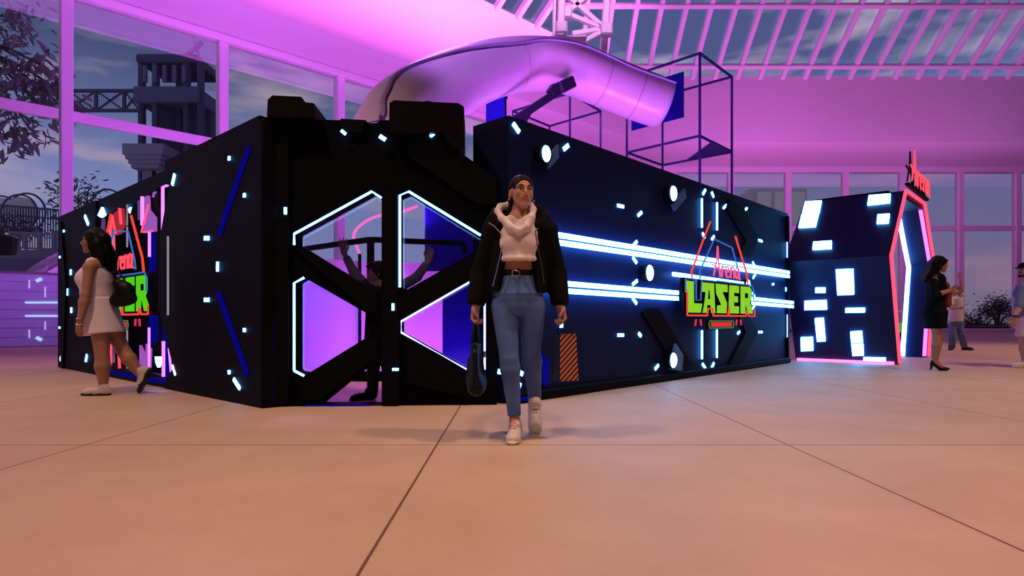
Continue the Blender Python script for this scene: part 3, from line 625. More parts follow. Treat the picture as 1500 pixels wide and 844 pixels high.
Lw.strip((257.5, 272), (261, 256), .045, M['cyan'], lw, off=.03, th=.012); Lw.strip((257.6, 535), (262, 549), .03, emat('violet_led', (.5, .4, 1.), 3.), lw, off=.03, th=.012)
for x, y, dx, dy in ((131, 323, 2.5, 6), (107.6, 399, 0, 4), (102.5, 428, 0, 5), (108.5, 454.5, 0, 4), (97.5, 339, 0, 1.5), (91.5, 377, 0, 1.5), (91, 480, 0, 1.5), (131, 523, -.6, 3), (130, 528, 0, 2), (93, 525, -.8, 2), (98, 516, 0, 1.5)):
    Lw.strip((x-dx, y-dy), (x+dx, y+dy), .05, M['cyan'], lw, off=.03, th=.012)
quad(Lw, ((92, 325), (95, 325), (103, 420), (97, 560), (94, 560), (99, 430)), M['black2'], lw, 'chevron_ridge', .03, .03)
for a, b, w in (((177, 309), (181, 293), .07), ((189, 283), (193, 300), .07), ((228.5, 391), (228.5, 398), .06), ((228.5, 416), (228.5, 422), .06), ((182, 527), (181, 534), .06), ((245, 494), (245, 498), .04)): Lw.strip(a, b, w, M['cyan'], lw, off=-.10, th=.012)
quad(Lw, ((146.5, 316), (152, 304), (156, 315), (151, 319)), M['cyan'], lw, 'led_drop', .0, .03)
quad(Lw, ((217, 523), (225, 523), (224, 533), (221, 539), (218, 532)), M['cyan'], lw, 'led_drop', -.1, .03)
redp = emat('red_panel', (.85, .05, .09), .42); purp = emat('purple_panel', (.55, .14, .80), .60); purd = emat('dim_violet_panel', (.17, .10, .30), .5)
O = -.06
for pts in (((162, 312), (175, 304), (177, 328), (171, 342), (164, 344), (157, 341)), ((161, 318), (168, 343), (158, 344))): quad(Lw, pts, redp, lw, 'red_panel', O, .03)
for pts in (((204, 290), (212, 286), (214, 327), (204, 330)), ((214, 308), (222, 318), (222, 338), (205, 341)), ((243, 272), (252, 275), (247, 316), (242, 319)), ((200, 506), (206, 520), (208, 545), (200, 546)), ((209, 504), (215, 512), (214, 540), (209, 540)), ((221, 276), (224, 284), (222, 289), (218, 288))): quad(Lw, pts, purp, lw, 'purple_panel', O, .03)
for pts in (((196, 292), (203, 290), (203, 318), (196, 322)), ((137, 320), (147, 316), (147, 345), (137, 345)), ((243, 310), (246, 300), (246, 316))): quad(Lw, pts, purd, lw, 'violet_panel', O, .02)
for pts in (((225, 309), (236, 304), (234, 365), (223, 372)), ((206, 342), (214, 340), (214, 395), (206, 400)), ((225, 420), (235, 410), (237, 560), (226, 556)), ((206, 462), (217, 462), (217, 500), (206, 506))): quad(Lw, pts, M['bluestrip'], lw, 'blue_panel', O-.05, .02)
for pts, k, w in (([(237, 349), (237, 274), (250, 269)], 'neonpurple', .018), ([(217.5, 340), (217.5, 376)], 'neonpurple', .016), ([(222, 338), (206, 340), (216, 300)], 'neonpink', .012), ([(207, 288), (207, 330)], 'neonpurple', .02), ([(160, 345), (163, 316), (168, 342)], 'neonred', .014), ([(174, 305), (176, 328)], 'neonred', .018),
                  ([(185, 291), (185, 330)], 'whitetube', .008), ([(185, 332), (185, 362)], 'whitetube', .010), ([(238, 500), (238, 552)], 'neonpurple', .018), ([(217, 480), (217, 548)], 'neonpurple', .014), ([(172, 505), (174, 540)], 'neonred', .016), ([(163, 420), (161, 540)], 'neonpink', .012), ([(185, 478), (185, 540)], 'whitetube', .01), ([(246, 510), (249, 545)], 'neonpurple', .012)):
    MB().tube([Lw.P(x, y, O+.05) for x, y in pts], w, 6).build('neon_tube', M[k], lw)
m = MB(); p = Lw.P(227, 293, -.12); m.ball(p, (.2, .12, .16), 10, 6); m.box(p+Vector((-.22, -.05, -.12)), p+Vector((.22, .1, .14)), ch=.05); m.build('fixture', M['black2'], lw)
# ---- front facade ------------------------------------------------------------
fa = props(Fc.empty('arena_facade'), 'black arena front with blue neon edged hexagonal windows and cross beams', 'facade')
out = [(398, 597), (398, 174), (500, 176), (503, 175), (537, 178), (540, 181), (553, 180), (556, 176), (660, 176), (665, 228), (692, 247), (728, 270), (728, 593)]
UL = [(431.5, 359), (431.5, 343), (545, 281), (559, 290.5), (559, 424), (552, 426)]
UR = [(586, 421), (586, 286.5), (599, 281), (704, 345), (704, 364), (597, 424)]
LL = [(431.5, 543), (431.5, 414.88), (446, 407), (537, 459), (541, 480), (541, 492), (446, 550.5)]
LR = [(588, 487), (588, 471), (696, 409), (710, 417), (710, 541), (697, 548.5)]
BT = [(470, 593), (545, 532), (559, 524), (559, 593)]
Pp = Fc.poly
MB().prism([Pp(out), Pp(UL), Pp(UR), Pp(LL), Pp(LR), Pp(BT)], 0, .2).build('wall_panel', M['black'], fa)
for lo in (UL, UR, LL, LR): MB().prism([Pp(lo)], .12, .126).build('window_glass', M['pane'], fa)
def neon(pl, pts, m, par, r=.011, off=.012, closed=False): return MB().tube([pl.P(x, y, off) for x, y in pts], r, 8, closed).build('neon_tube', m, par)
neon(Fc, UL[:4], M['neonblue'], fa); neon(Fc, UR[:4], M['neonblue'], fa); neon(Fc, [LL[0], LL[1], LL[2]], M['neonblue'], fa); neon(Fc, [LL[0], LL[6]], M['neonblue'], fa); neon(Fc, LR, M['neonviolet'], fa, .009, .012, True)
# raised cross beams, mid node, top boxes
for pts in (((431, 362), (446, 362), (552, 428), (552, 455), (541, 458)), ((586, 424), (597, 427), (704, 367), (704, 402), (596, 463), (586, 463)), ((446, 553), (541, 496), (552, 496), (552, 522), (470, 585), (440, 585)), ((597, 495), (690, 550), (690, 583), (597, 560))):
    quad(Fc, pts, M['black2'], fa, 'cross_beam', 0, .035)
quad(Fc, ((562, 285), (583, 285), (583, 594), (562, 594)), M['black2'], fa, 'mid_post', 0, .05)
quad(Fc, ((600, 185), (640, 200), (726, 262), (726, 300), (700, 300), (598, 230)), M['black2'], fa, 'cross_beam', 0, .04)
quad(Fc, ((408, 182), (420, 182), (424, 200), (424, 590), (402, 590), (402, 200)), M['black2'], fa, 'side_post', 0, .04)
def crate(pts, th, y0=-.12): MB().prism([Pp(pts)], y0, th).build('roof_box', M['black2'], fa)
crate([(398, 174), (399, 153), (406, 147), (447, 149), (453, 157), (465, 158), (465, 178), (398, 178)], .5)
crate([(573, 200), (573, 158), (580, 154), (672, 158), (680, 163), (680, 207), (674, 215), (674, 222), (664, 222), (650, 200)], .45)
MB().prism([Pp([(617, 155), (622, 148), (631, 148), (637, 156), (637, 158), (617, 158)])], 0, .12).build('roof_knob', M['black2'], fa)
quad(Fc, ((500, 176), (537, 178), (530, 196), (503, 194)), M['black2'], fa, 'cap_plate', 0, .04)
for a, b, w in (((502, 194), (508.5, 199.5), .026), ((557.5, 202), (566, 207.5), .034), ((631, 203), (637, 198), .024), ((421, 305.5), (421, 315.5), .022), ((577, 445), (577, 455), .022), ((576, 540.5), (585, 540.5), .022)): Fc.strip(a, b, w, M['cyan'], fa, off=.05, th=.012)
for y0, y1 in ((472, 520), (552, 592)): Fc.strip((403, y0), (403, y1), .016, M['bluestrip'], fa, off=.05, th=.01)
Fc.strip((448, 594), (545, 594), .012, M['bluestrip'], fa, off=.0, th=.02)
# ---- inside the arena, seen through the windows --------------------------------
inn = mat('arena_inner_white', (.75, .70, .80), .45)
dr = empty('curved_partition', (-1.35, 8.1, 0), label='curved violet lit partition inside the arena behind the front windows', cat='partition')
m = MB(); N = 28; v = []; f = []
for i in range(N+1):
    a = math.radians(200+140*i/N*1.)
    for r in (1.62, 1.70):
        for z in (0, 1.64): v.append((-r*math.cos(a)*1.0, r*math.sin(a)*-.95-.2, z))
for i in range(N):
    a = 4*i; b = a+4; f += [(a, b, b+1, a+1), (a+2, a+3, b+3, b+2), (a+1, b+1, b+3, a+3), (a, a+2, b+2, b)]
f += [(0, 1, 3, 2), (4*N, 4*N+2, 4*N+3, 4*N+1)]; m.add(v, f); m.build('panel', inn, dr)
MB().box((-1.7, -.5, 0), (1.7, -.42, .12)).build('base_rail', M['black2'], dr)
sp_ = empty('partition', (-.36, 7.9, 0), math.radians(-4), label='low violet lit partition board inside the arena at right window', cat='partition')
MB().box((0, 0, 0), (1.55, .08, 1.60), ch=.02).build('board', inn, sp_); MB().box((0, -.05, 0), (1.55, 0, .25), ch=.01).build('skirting', M['navy'], sp_)
bb = empty('blue_board', (W(664, 0, 7.2).x, 7.2, 0), label='deep blue square board behind the upper right hexagon window', cat='board')
hw = 42/FPX*7.2; zt, zb = W(0, 293, 7.2).z, W(0, 372, 7.2).z
MB().box((-hw, 0, zb-.2), (hw+.05, .06, zt), ch=.01).build('board', M['navy'], bb)
for x in (hw-.02,): MB().box((x, .07, 0), (x+.05, .12, zt-.1)).build('post', M['black2'], bb)
ra = empty('railing', (W(543, 0, 6.7).x, 6.7, 0), label='black corner railing inside the arena behind the upper windows', cat='railing')
zr = W(0, 351, 6.7).z; MB().box((-.035, -.035, 0), (.035, .035, zr), ch=.006).build('post', M['black2'], ra)
for ex, ey in ((-1.05, .9), (1.0, .35)): MB().bar((0, 0, zr), (ex, ey, zr), .06, .06, ch=.01).build('top_bar', M['black2'], ra); MB().bar((ex, ey, zr-.03), (ex, ey, zr-.12), .05).build('end_cap', M['black2'], ra)
lb = empty('blue_board', (W(684, 0, 7.5).x, 7.5, 0), label='deep blue low panel added for the blue light behind the lower right hexagon window', cat='board')
MB().box((-.30, 0, .12), (.36, .05, 1.30), ch=.01).build('board', M['navy'], lb); MB().box((-.30, -.02, 0), (.36, .08, .12), ch=.01).build('added_foot', M['black2'], lb)  # added board whose colour stands in for blue light on the partition
na = empty('slide_edge_arc', (W(560, 0, 9.).x, 9., 0), label='curved glowing pink strip for the lit slide edge behind the upper left hexagon window', cat='glowing strip'); NA = Vector((W(560, 0, 9.).x, 9., 0))
pts = [Vector((p[0], 9., p[1])) for p in smooth2([(W(x, y, 9.).x, W(x, y, 9.).z) for x, y in ((612, 302), (586, 311), (560, 315), (540, 322), (523, 335), (518, 348), (522, 360), (527, 372))])]
MB().tube([p-NA for p in pts], .022, 8).build('tube', emat('soft_pink_glow', (1., .16, .62), 1.1), na, smooth=True)  # its own glow imitates the lit edge of the slide
MB().bar(pts[-1]-NA, (pts[-1].x-NA.x, 0, .0), .04).build('stand', M['black2'], na)  # added post, there only to carry the glowing strip
area('violet_wall_wash', (-.55, 6.5, .15), (-.7, 8.6, .3), (.60, .07, 1.), 4, .4, .2, 110)
area('violet_wall_wash', (-1.75, 7.9, .15), (-2.1, 9.0, .4), (.60, .06, 1.), 7, .3, .15, 120)
area('violet_wall_wash', (-1.0, 8.1, .15), (-1.1, 9.3, .5), (.60, .06, 1.), 7, .3, .15, 120)
area('blue_wall_wash', (-2.5, 7.8, 1.5), (-2.7, 8.8, .7), (.03, .02, 1.), 9, .3, .3, 80)
area('blue_wall_wash', (.25, 6.3, 1.9), (.1, 7.5, 1.0), (.02, .01, 1.), 13, .3, .3, 90)
# ---- entrance gate -------------------------------------------------------------
E = Plane((6.6, 10.5), (.674, .739)); eg = props(E.empty('entrance_gate'), 'black coffin shaped entrance gate with glowing light panels and red neon edge', 'gate')
pf = [(-.02, 0), (-.70, 1.81), (.49, 3.05), (2.36, 3.08), (3.5, 1.95), (2.83, 0)]
def inset(pts, d):
    c = Vector((1.41, 1.55)); return [((Vector(p)-c)*(1-d/1.9)+c)[:] for p in pts]
pi_ = [(.10, 0), (-.54, 1.80), (.57, 2.92), (2.28, 2.95), (3.36, 1.94), (2.71, 0)]
ring = pf+pi_[::-1]
MB().prism([ring], 0, .36).build('arch', M['gatewall'], eg)
MB().prism([[(-.02, .03), (-.70, 1.81), (.49, 3.05), (2.2, 3.08), (2.2, 3.0), (.55, 2.95), (-.58, 1.80), (.10, .03)]], .36, 1.66).build('side_shell', M['gatewall'], eg)
MB().prism([[(.49, 3.05), (1.4, 3.07), (1.3, 3.12), (.55, 3.1)]], .25, 1.6).build('roof_cap', M['black2'], eg)
for pts, k in ((pf[0:4], 'neonpink'), (pf[3:6], 'neonpink')):
    MB().tube([(p[0], -.03, max(p[1], .03)) for p in pts], .028, 8).build('neon_tube', M[k], eg)
MB().tube([(p[0], .03, max(p[1], .03)) for p in pi_[3:6]], .034, 8).build('neon_tube', M['neonpurple'], eg, label='purple neon inside the far edge')
MB().tube([(p[0]-.06, .40, max(p[1]-.05, .03)) for p in pi_[3:6]], .042, 8).build('neon_tube', M['cyan'], eg, label='cyan neon at the inner back edge')
# light panels on the two slanting side faces
c0, c1 = E.world(-.02, 0, 0), E.world(-.02, -1.66, 0)
def face_pt(x, y, lo):                                 # hit of a sight line with the lower / upper slanting face
    P0, P1, P2 = (E.world(-.02, 0, 0), E.world(-.70, 0, 1.81), E.world(-.02, -1.66, 0)) if lo else (E.world(-.70, 0, 1.81), E.world(.49, 0, 3.05), E.world(-.70, -1.66, 1.81))
    n = (P1-P0).cross(P2-P0).normalized(); c = Vector((0, 0, CAMZ)); d = W(x, y, 1)-c; t = (P0-c).dot(n)/d.dot(n)
    if n.dot(d) > 0: n = -n
    return c+d*t, n
Einv = Matrix.Translation(Vector((6.6, 10.5, 0))) @ Matrix.Rotation(E.th, 4, 'Z'); Einv = Einv.inverted()
LP = [[(1180, 297), (1204, 295.4), (1200.4, 314), (1175.5, 314)], [(1174.5, 316), (1199.6, 315.5), (1195, 333.5), (1170, 334.88)], [(1273, 288), (1305, 285.5), (1304, 298.3), (1270.8, 301.8)], [(1285.8, 316), (1303.7, 315), (1302, 328), (1284.5, 329)], [(1191.9, 356), (1218.8, 354.3), (1218.4, 365.4), (1190.6, 367)],
 [(1224.8, 394.4), (1250.4, 393.5), (1251.6, 431), (1227.3, 432)], [(1194.9, 421), (1209.4, 421), (1209.4, 428.5), (1194.9, 428.5)], [(1179, 440.5), (1211, 439), (1212, 453), (1179, 453.7)], [(1238.8, 451), (1267.4, 450.7), (1267.4, 457), (1238.8, 457.5)], [(1194, 466), (1206.8, 465), (1209.8, 499.4), (1197.4, 500)],
 [(1173.5, 493.8), (1191, 493), (1191.9, 513), (1174, 514)], [(1246, 485.3), (1263, 484.4), (1264.4, 501), (1247.4, 502)], [(1247.5, 503.5), (1265, 503), (1265.7, 520.3), (1249.5, 520.7)], [(1265.3, 522.8), (1297.7, 523.7), (1297.7, 529.2), (1265.3, 528)]]
for q in LP:
    lo = sum(p[1] for p in q)/4 > 374
    P = [face_pt(x, y, lo) for x, y in q]; v = [Einv @ (p+n*.004) for p, n in P]+[Einv @ (p+n*.035) for p, n in P]
    MB().add(v, [(0, 1, 2, 3), (7, 6, 5, 4), (0, 4, 5, 1), (1, 5, 6, 2), (2, 6, 7, 3), (3, 7, 4, 0)]).build('light_panel', M['panel_led'], eg)
MB().bar((-.06, .05, .025), (-.06, 1.62, .025), .05).build('neon_tube', emat('pink_floor_strip', (1., .16, .5), 2.5), eg, label='pink strip along the foot')
# red script letters on top of the gate
es = props(E.empty('entrance_sign'), 'red neon script letters with a tall spire standing on the entrance gate', 'sign')
for st in SCRIPT:
    s3 = smooth2(st) if len(st) > 3 and st[1] != (.12, .60) else st
    k = .56 if st[1] == (.12, .60) else .68
    MB().tube([(.60+p[0]*1.8, -.10, 3.22+p[1]*k) for p in s3], .014, 8).build('script_letter', M['neonred'], es)
    MB().tube([(.60+p[0]*1.8, -.03, 3.22+p[1]*k) for p in s3], .014, 6).build('letter_back', M['black2'], es)
MB().box((.55, -.08, 3.15), (2.5, -.0, 3.20), ch=.01).build('mounting_rail', M['black2'], es)
# counter seen through the gate
kc = empty('counter', (W(1322, 0, 16).x, 16, 0), label='small green and white counter seen through the entrance gate', cat='counter')
z0, z1, z2 = W(0, 487, 16).z, W(0, 473, 16).z, W(0, 455, 16).z
MB().box((-.4, 0, z0), (.45, .4, z1), ch=.02).build('front_panel', emat('green_counter_glow', (.16, .62, .04), .5), kc); MB().box((-.35, .02, 0), (.4, .38, z0), ch=.02).build('plinth', M['black2'], kc); MB().box((-.5, -.05, z2-.04), (.5, .45, z2), ch=.01).build('shelf', M['white'], kc)  # green front panel given its own emission
for x in (-.4, .36): MB().box((x, .1, z1), (x+.04, .14, z2-.04)).build('leg', M['white'], kc)
# ---- signs on the walls ------------------------------------------------------
ua, za = R.uz(985, 458); ub = R.uz(1086, 459)[0]; z0 = R.uz(1036, 460)[1]
sign(R, ua, z0+.01, ub-ua, .40, 'green block-letter sign with red neon edge on the right arena wall', M['greenface'], .12, 'neonpink')
u2 = Lw.uz(223.5, 455)[0]
sign(Lw, u2-2.12, Lw.uz(210, 456)[1], 2.12, .42, 'green block-letter sign in the left wall opening, half hidden by the dress wearer', M['greenleft'], -.01, 'neonred', .75)
# ================================================================ OVERHEAD
def frame_box(ring, z0, z1, label, w=.045):
    c = sum((Vector(p) for p in ring), Vector((0, 0)))/4; t = empty('cube_frame', (c.x, c.y, 0), label=label, cat='sculpture'); r = [Vector(p)-c for p in ring]
    for i in range(4):
        a, b = r[i], r[(i+1) % 4]
        for z in (z0, z1): MB().bar((a.x, a.y, z), (b.x, b.y, z), w, ch=.004).build('edge_bar', M['steelnavy'], t)
        MB().bar((a.x, a.y, 0.02), (a.x, a.y, z1+w/2), w, ch=.004).build('upright', M['steelnavy'], t)
    return t, r
t, r = frame_box([(2.75*1.4, 12.6), (3.53*1.4, 9.87*1.4), (2.62*1.4, 10.7*1.4), (1.85*1.4, 9.9*1.4)], .75+2.71*1.4, .75+3.92*1.4, 'tall navy wire cube frame with blue square panel above the arena wall')
def onface(a, b, s, z): p = a+(b-a)*s; return Vector((p.x, p.y, z))
A, B = r[3], r[0]; dd = (B-A).normalized(); nn = Vector((dd.y, -dd.x))
Pq = [onface(A, B, .08, .75+3.04*1.4), onface(A, B, .80, .75+3.04*1.4), onface(A, B, .80, .75+3.72*1.4), onface(A, B, .08, .75+3.72*1.4)]
MB().add([p+Vector((nn.x, nn.y, 0))*.0 for p in Pq]+[p+Vector((nn.x, nn.y, 0))*.03 for p in Pq], [(0, 1, 2, 3), (7, 6, 5, 4), (0, 4, 5, 1), (1, 5, 6, 2), (2, 6, 7, 3), (3, 7, 4, 0)]).build('square_panel', M['navy'], t)
z3 = .76+2.71*1.4; a, b, c = r[1], r[1]+(r[0]-r[1])*.62, r[1]+(r[2]-r[1])*.62
MB().add([(a.x, a.y, z3), (b.x, b.y, z3), (c.x, c.y, z3), (a.x, a.y, z3+.03), (b.x, b.y, z3+.03), (c.x, c.y, z3+.03)], [(0, 1, 2), (5, 4, 3), (0, 3, 4, 1), (1, 4, 5, 2), (2, 5, 3, 0)]).build('triangle_panel', M['steelnavy'], t)
frame_box([(.95*1.25, 12.6), (1.58*1.25, 13.7), (.72*1.25, 14.75), (0.02, 13.7)], .75+2.5*1.25, .75+3.74*1.25, 'lower navy wire cube frame under the slide bend', .04)
co = empty('column', (W(726, 0, 11.25).x, 11.25, 0), label='navy square column rising under the slide', cat='column')
MB().box((-.17, -.17, 0), (.17, .17, 4.88), ch=.01).build('shaft', M['navy'], co); MB().box((-.25, -.25, 0), (.25, .25, .06)).build('base_plate', M['black2'], co)
MB().box((.17, -.12, 0), (.20, .12, 4.88)).build('cover_strip', M['black2'], co); MB().box((-.22, -.22, 4.88), (.22, .22, 4.94), ch=.01).build('head_plate', M['navy'], co)
# slide
sl_ = empty('tube_slide', (0, 13, 0), label='large frosted lilac tube slide curving across the hall overhead', cat='slide'); S0 = Vector((0, 13, 0))
KP = [(568, 236, 6.5, 0), (576, 205, 6.8, 0), (602, 162, 7.5, 0), (668, 120, 9.2, 0), (745, 96, 10.8, 0), (820, 96, 11.4, 0), (880, 117, 11.8, 0), (930, 137, 11.9, 0), (972, 152, 12.0, 0)]
cp = [W(x, y, Y)-S0 for x, y, Y, _ in KP]
def catmull(P, n=7):
    P = [P[0]*2-P[1]]+P+[P[-1]*2-P[-2]]; o = []
    for i in range(1, len(P)-2):
        for j in range(n): t = j/n; a, b, c, d = P[i-1:i+3]; o.append(.5*(2*b+(c-a)*t+(2*a-5*b+4*c-d)*t*t+(3*b-a-3*c+d)*t**3))
    return o+[P[-2]]
path = catmull(cp)
def bank(p): return 8+58*min(1, max(0, (10.9-13-p.y)/3.8))          # the tube leans into its bend
def trough(a0, a1, rr, th, path, n=20):
    v = []; f = []; N = len(path)
    for i, p in enumerate(path):
        T = (path[min(i+1, N-1)]-path[max(i-1, 0)]).normalized(); side = T.cross(Vector((0, 0, 1))).normalized(); up = side.cross(T)
        for r in (rr, rr-th):
            for k in range(n+1): q = math.radians(a0+(a1-a0)*k/n+bank(p)); v.append(p+side*math.cos(q)*r+up*math.sin(q)*r)
    S_ = 2*(n+1)
    for i in range(N-1):
        for k in range(n):
            a = i*S_+k; f += [(a, a+1, a+S_+1, a+S_), (a+n+1, a+S_+n+1, a+S_+n+2, a+n+2)]
        a = i*S_; f += [(a, a+S_, a+S_+n+1, a+n+1), (a+n, a+2*n+1, a+S_+2*n+1, a+S_+n)]
    for i in (0, N-1): f += [(i*S_+k, i*S_+k+1, i*S_+n+2+k, i*S_+n+1+k) for k in range(n)]
    return v, f
MB().add(*trough(-205, 25, .48, .025, path, 26)).build('trough', M['slide'], sl_, smooth=True)
MB().add(*trough(27, 153, .467, .012, path[:-3], 16)).build('cover', M['slidecap'], sl_, smooth=True)
for a0 in (22, 154): MB().add(*trough(a0, a0+4, .52, .05, path, 2)).build('flange', mat('violet_flange', (.30, .22, .55), .4), sl_)
for i in (28, 42, 49): MB().add(*trough(-200, 20, .484, .008, [path[i], path[i]+(path[i+1]-path[i]).normalized()*.03], 24)).build('joint_seam', mat('seam', (.45, .36, .58), .5), sl_)
sb = empty('slide_bracket', (W(765, 0, 10.4).x, 10.4, 0), label='dark navy bracket arm propping the slide from below', cat='bracket'); S1 = Vector((W(765, 0, 10.4).x, 10.4, 0))
bm_ = mat('dark_bracket', (.016, .010, .05), .5)
a, b = W(752, 177, 10.1)-S1, W(836, 122, 10.9)-S1; MB().bar(a, b, .08, .13, ch=.01).build('arm', bm_, sb); MB().bar(W(818, 130, 10.7)-S1, W(838, 120, 10.95)-S1, .17, .2, ch=.02).build('clamp', bm_, sb)
MB().bar(W(766, 180, 10.2)-S1, W(778, 160, 10.35)-S1, .07).build('strut', bm_, sb); MB().bar(W(806, 137, 10.6)-S1, W(812, 127, 10.65)-S1, .12).build('lug', bm_, sb)
MB().bar(a+Vector((0, 0, .0)), (a.x, a.y, .02), .12).build('post', bm_, sb)
# roof truss holding the slide
tt = empty('roof_truss', (W(850, 0, 12.2).x, 12.2, 0), label='white lattice truss hanging from the roof onto the slide', cat='truss'); S2 = Vector((W(850, 0, 12.2).x, 12.2, 0))
Q = lambda x, y, Y=12.2: W(x, y, Y)-S2
m = MB()
for a, b in ((Q(816, -60), Q(814, 56)), (Q(825, -60, 11.9), Q(821, 54, 11.9)), (Q(893, -60, 12.5), Q(884, 76, 12.5))): MB().bar(a, b, .14, ch=.02).build('chord', M['white'], tt)
for a, b in ((Q(828, -8), Q(888, 44)), (Q(829, 20), Q(880, -20)), (Q(829, 20), Q(888, 44)), (Q(838, 50), Q(888, 42)), (Q(852, 63), Q(887, 44)), (Q(816, 30), Q(824, 0))): MB().bar(a, b, .10, ch=.015).build('diagonal', M['white'], tt)
for p in (Q(888, 44), Q(829, 20), Q(822, 42, 11.9)): MB().box(p-Vector((.12, .1, .12)), p+Vector((.12, .1, .12)), ch=.03).build('node_plate', M['white'], tt)
MB().box(Q(812, 60)-Vector((.1, .3, .05)), Q(850, 66)+Vector((.1, .3, .05)), ch=.02).build('saddle', M['white'], tt)
# ================================================================ PEOPLE
SK = dict(lip=mat('lip', (.34, .09, .09), .4), brow=mat('brow_dark', (.012, .008, .008), .7), eye=mat('eye_white', (.62, .58, .56), .25), hair=mat('black_hair', (.004, .003, .0035), .5, spec=.16, bump=(150, .3)), nail=mat('nail_red', (.5, .03, .03), .3))
def skinmat(n, c): return mat(n, c, .48, spec=.4, bump=(140, .04))
skin1 = skinmat('skin_warm', (.46, .235, .165)); skin2 = skinmat('skin_tan', (.40, .20, .135)); skin3 = skinmat('skin_light', (.55, .31, .23))
def SKM(s): return [s, SK['brow'], SK['eye'], SK['lip'], SK['nail']]
def V3(p): return Vector(p)
class Head:
    def __init__(s, c, yaw=0, pitch=0, roll=0, k=1.): s.c = Vector(c); s.R = rotm(yaw, pitch, roll); s.k = k; s.A = np.array(s.R)
    def t(s, *p): return s.c+s.R @ (Vector(p)*s.k)
    def skin(s, F, smile=False, beard=None):
        k, t, A = s.k, s.t, s.A; s.smile = smile
        el = lambda c, r, kk=.02, m=0, op='u': F.el(t(*c), tuple(x*k for x in r), kk*k, m, op, A)
        rc = lambda a, b, ra, rb, kk=.01, m=0, op='u': F.rc(t(*a), t(*b), ra*k, rb*k, kk*k, m, op)
        el((0, .012, .030), (.073, .092, .082)); el((0, -.026, -.018), (.0545, .062, .086), .03)
        for q in (-1, 1):
            rc((q*.031, -.022, -.046), (q*.007, -.067, -.094), .024, .0165, .020)       # jaw
            el((q*.036, -.062, -.018), (.020, .020, .020), .022)                      # cheek
            rc((q*.012, -.082, .027), (q*.045, -.068, .026), .011, .010, .014)         # brow bone
            el((q*.031, -.098, .006), (.018, .019, .0120), .010, 0, 's')               # socket
            rc((q*.017, -.0835, -.004), (q*.044, -.072, -.003), .0035, .0035, .006)     # lower lid
            el((q*.0088, -.0970, -.0270), (.0066, .009, .0060), .006)                  # nostril wing
            el((q*.074, .012, -.004), (.010, .020, .031), .006); el((q*.081, .008, -.002), (.006, .010, .018), .004, 0, 's')
        el((0, -.070, -.093), (.017, .018, .016), .018); el((0, -.080, -.052), (.030, .014, .022), .02)
        rc((0, -.086, .018), (0, -.1075, -.018), .0070, .0086, .010); el((0, -.1065, -.0225), (.0088, .0092, .0082), .006)
        rc((-.022, -.092, -.0555), (.022, -.092, -.0555), .003, .003, .004, 0, 's')
        if beard:
            for q in (-1, 1): rc((q*.060, -.012, -.045), (q*.028, -.064, -.086), .019, .016, .012, 1)
            rc((-.02, -.078, -.090), (.02, -.078, -.090), .018, .018, .012, 1); rc((-.025, -.092, -.042), (.025, -.092, -.042), .005, .005, .004, 1)
    def face(s, par):
        k, t = s.k, s.t
        for q in (-1, 1):
            m = MB(); m.ball(t(q*.031, -.0745, .006), .0128*k, 16, 10); e = m.build('eye', SK['eye'], par, smooth=True)
            m = MB(); m.ball(t(q*.031-.0006, -.0838, .0062), .0062*k, 10, 8); m.build('iris', SK['brow'], e, smooth=True)
            m = MB(); m.tube([t(q*.0165, -.0855, .0085), t(q*.024, -.0885, .0145), t(q*.033, -.0875, .0160), t(q*.043, -.0800, .0125), t(q*.0480, -.0740, .0100)], [.0012*k, .0024*k, .0028*k, .0024*k, .001*k], 6); m.build('eyelashes', SK['brow'], par, smooth=True)
            m = MB(); m.tube([t(q*.0125, -.0925, .0270), t(q*.024, -.0925, .0325), t(q*.036, -.0875, .0352), t(q*.050, -.0755, .0305)], [.0030*k, .0036*k, .0032*k, .0012*k], 6); m.build('eyebrow', SK['brow'], par, smooth=True)
        w = .0305 if s.smile else .0205; up = .0055 if s.smile else 0.; m = MB()
        m.tube([t(-w, -.0815, -.0520+up), t(-w*.5, -.0920, -.0510+up*.3), t(0, -.0955, -.0515), t(w*.5, -.0920, -.0510+up*.3), t(w, -.0815, -.0520+up)], [.0015*k, .0034*k, .0040*k, .0034*k, .0015*k], 8)
        g = .0105 if s.smile else .0055
        m.tube([t(-w, -.0815, -.0525+up), t(-w*.55, -.0890, -.0525-g*.8), t(0, -.0930, -.0530-g), t(w*.55, -.0890, -.0525-g*.8), t(w, -.0815, -.0525+up)], [.0015*k, .0036*k, .0048*k, .0036*k, .0015*k], 8); m.build('lips', SK['lip'], par, smooth=True)
        if s.smile: m = MB(); m.tube([t(-w*.8, -.0835, -.0535+up*.5), t(0, -.0915, -.0570), t(w*.8, -.0835, -.0535+up*.5)], [.0020*k, .0056*k, .0020*k], 8); m.build('teeth', SK['eye'], par, smooth=True)
    def neck(s, F, base, r=.050): F.rc(s.t(0, .028, -.055), base, .046*s.k, r, .015); F.rc(s.t(0, .022, -.085), Vector(base)+Vector((0, -.01, .01)), .042*s.k, r*.9, .012)
    def cap(s, F, low=-.01, front=.058, thick=.010, k=.012, tied=False):     # hair lying over the skull
        t, kk, A = s.t, s.k, s.A
        F.el(t(0, .018, .034), tuple(x*kk for x in (.074+thick, .092+thick, .084+thick)), k, 0, 'u', A)
        if tied: F.el(t(0, .062, -.010), tuple(x*kk for x in (.074, .052, .070)), k, 0, 'u', A)
        else: F.el(t(0, .045, -.015), tuple(x*kk for x in (.074+thick, .066+thick, .075)), k, 0, 'u', A)
        F.el(t(0, -.105, -.035), tuple(x*kk for x in (.078, .075, front+.055)), .006, 0, 's', A)
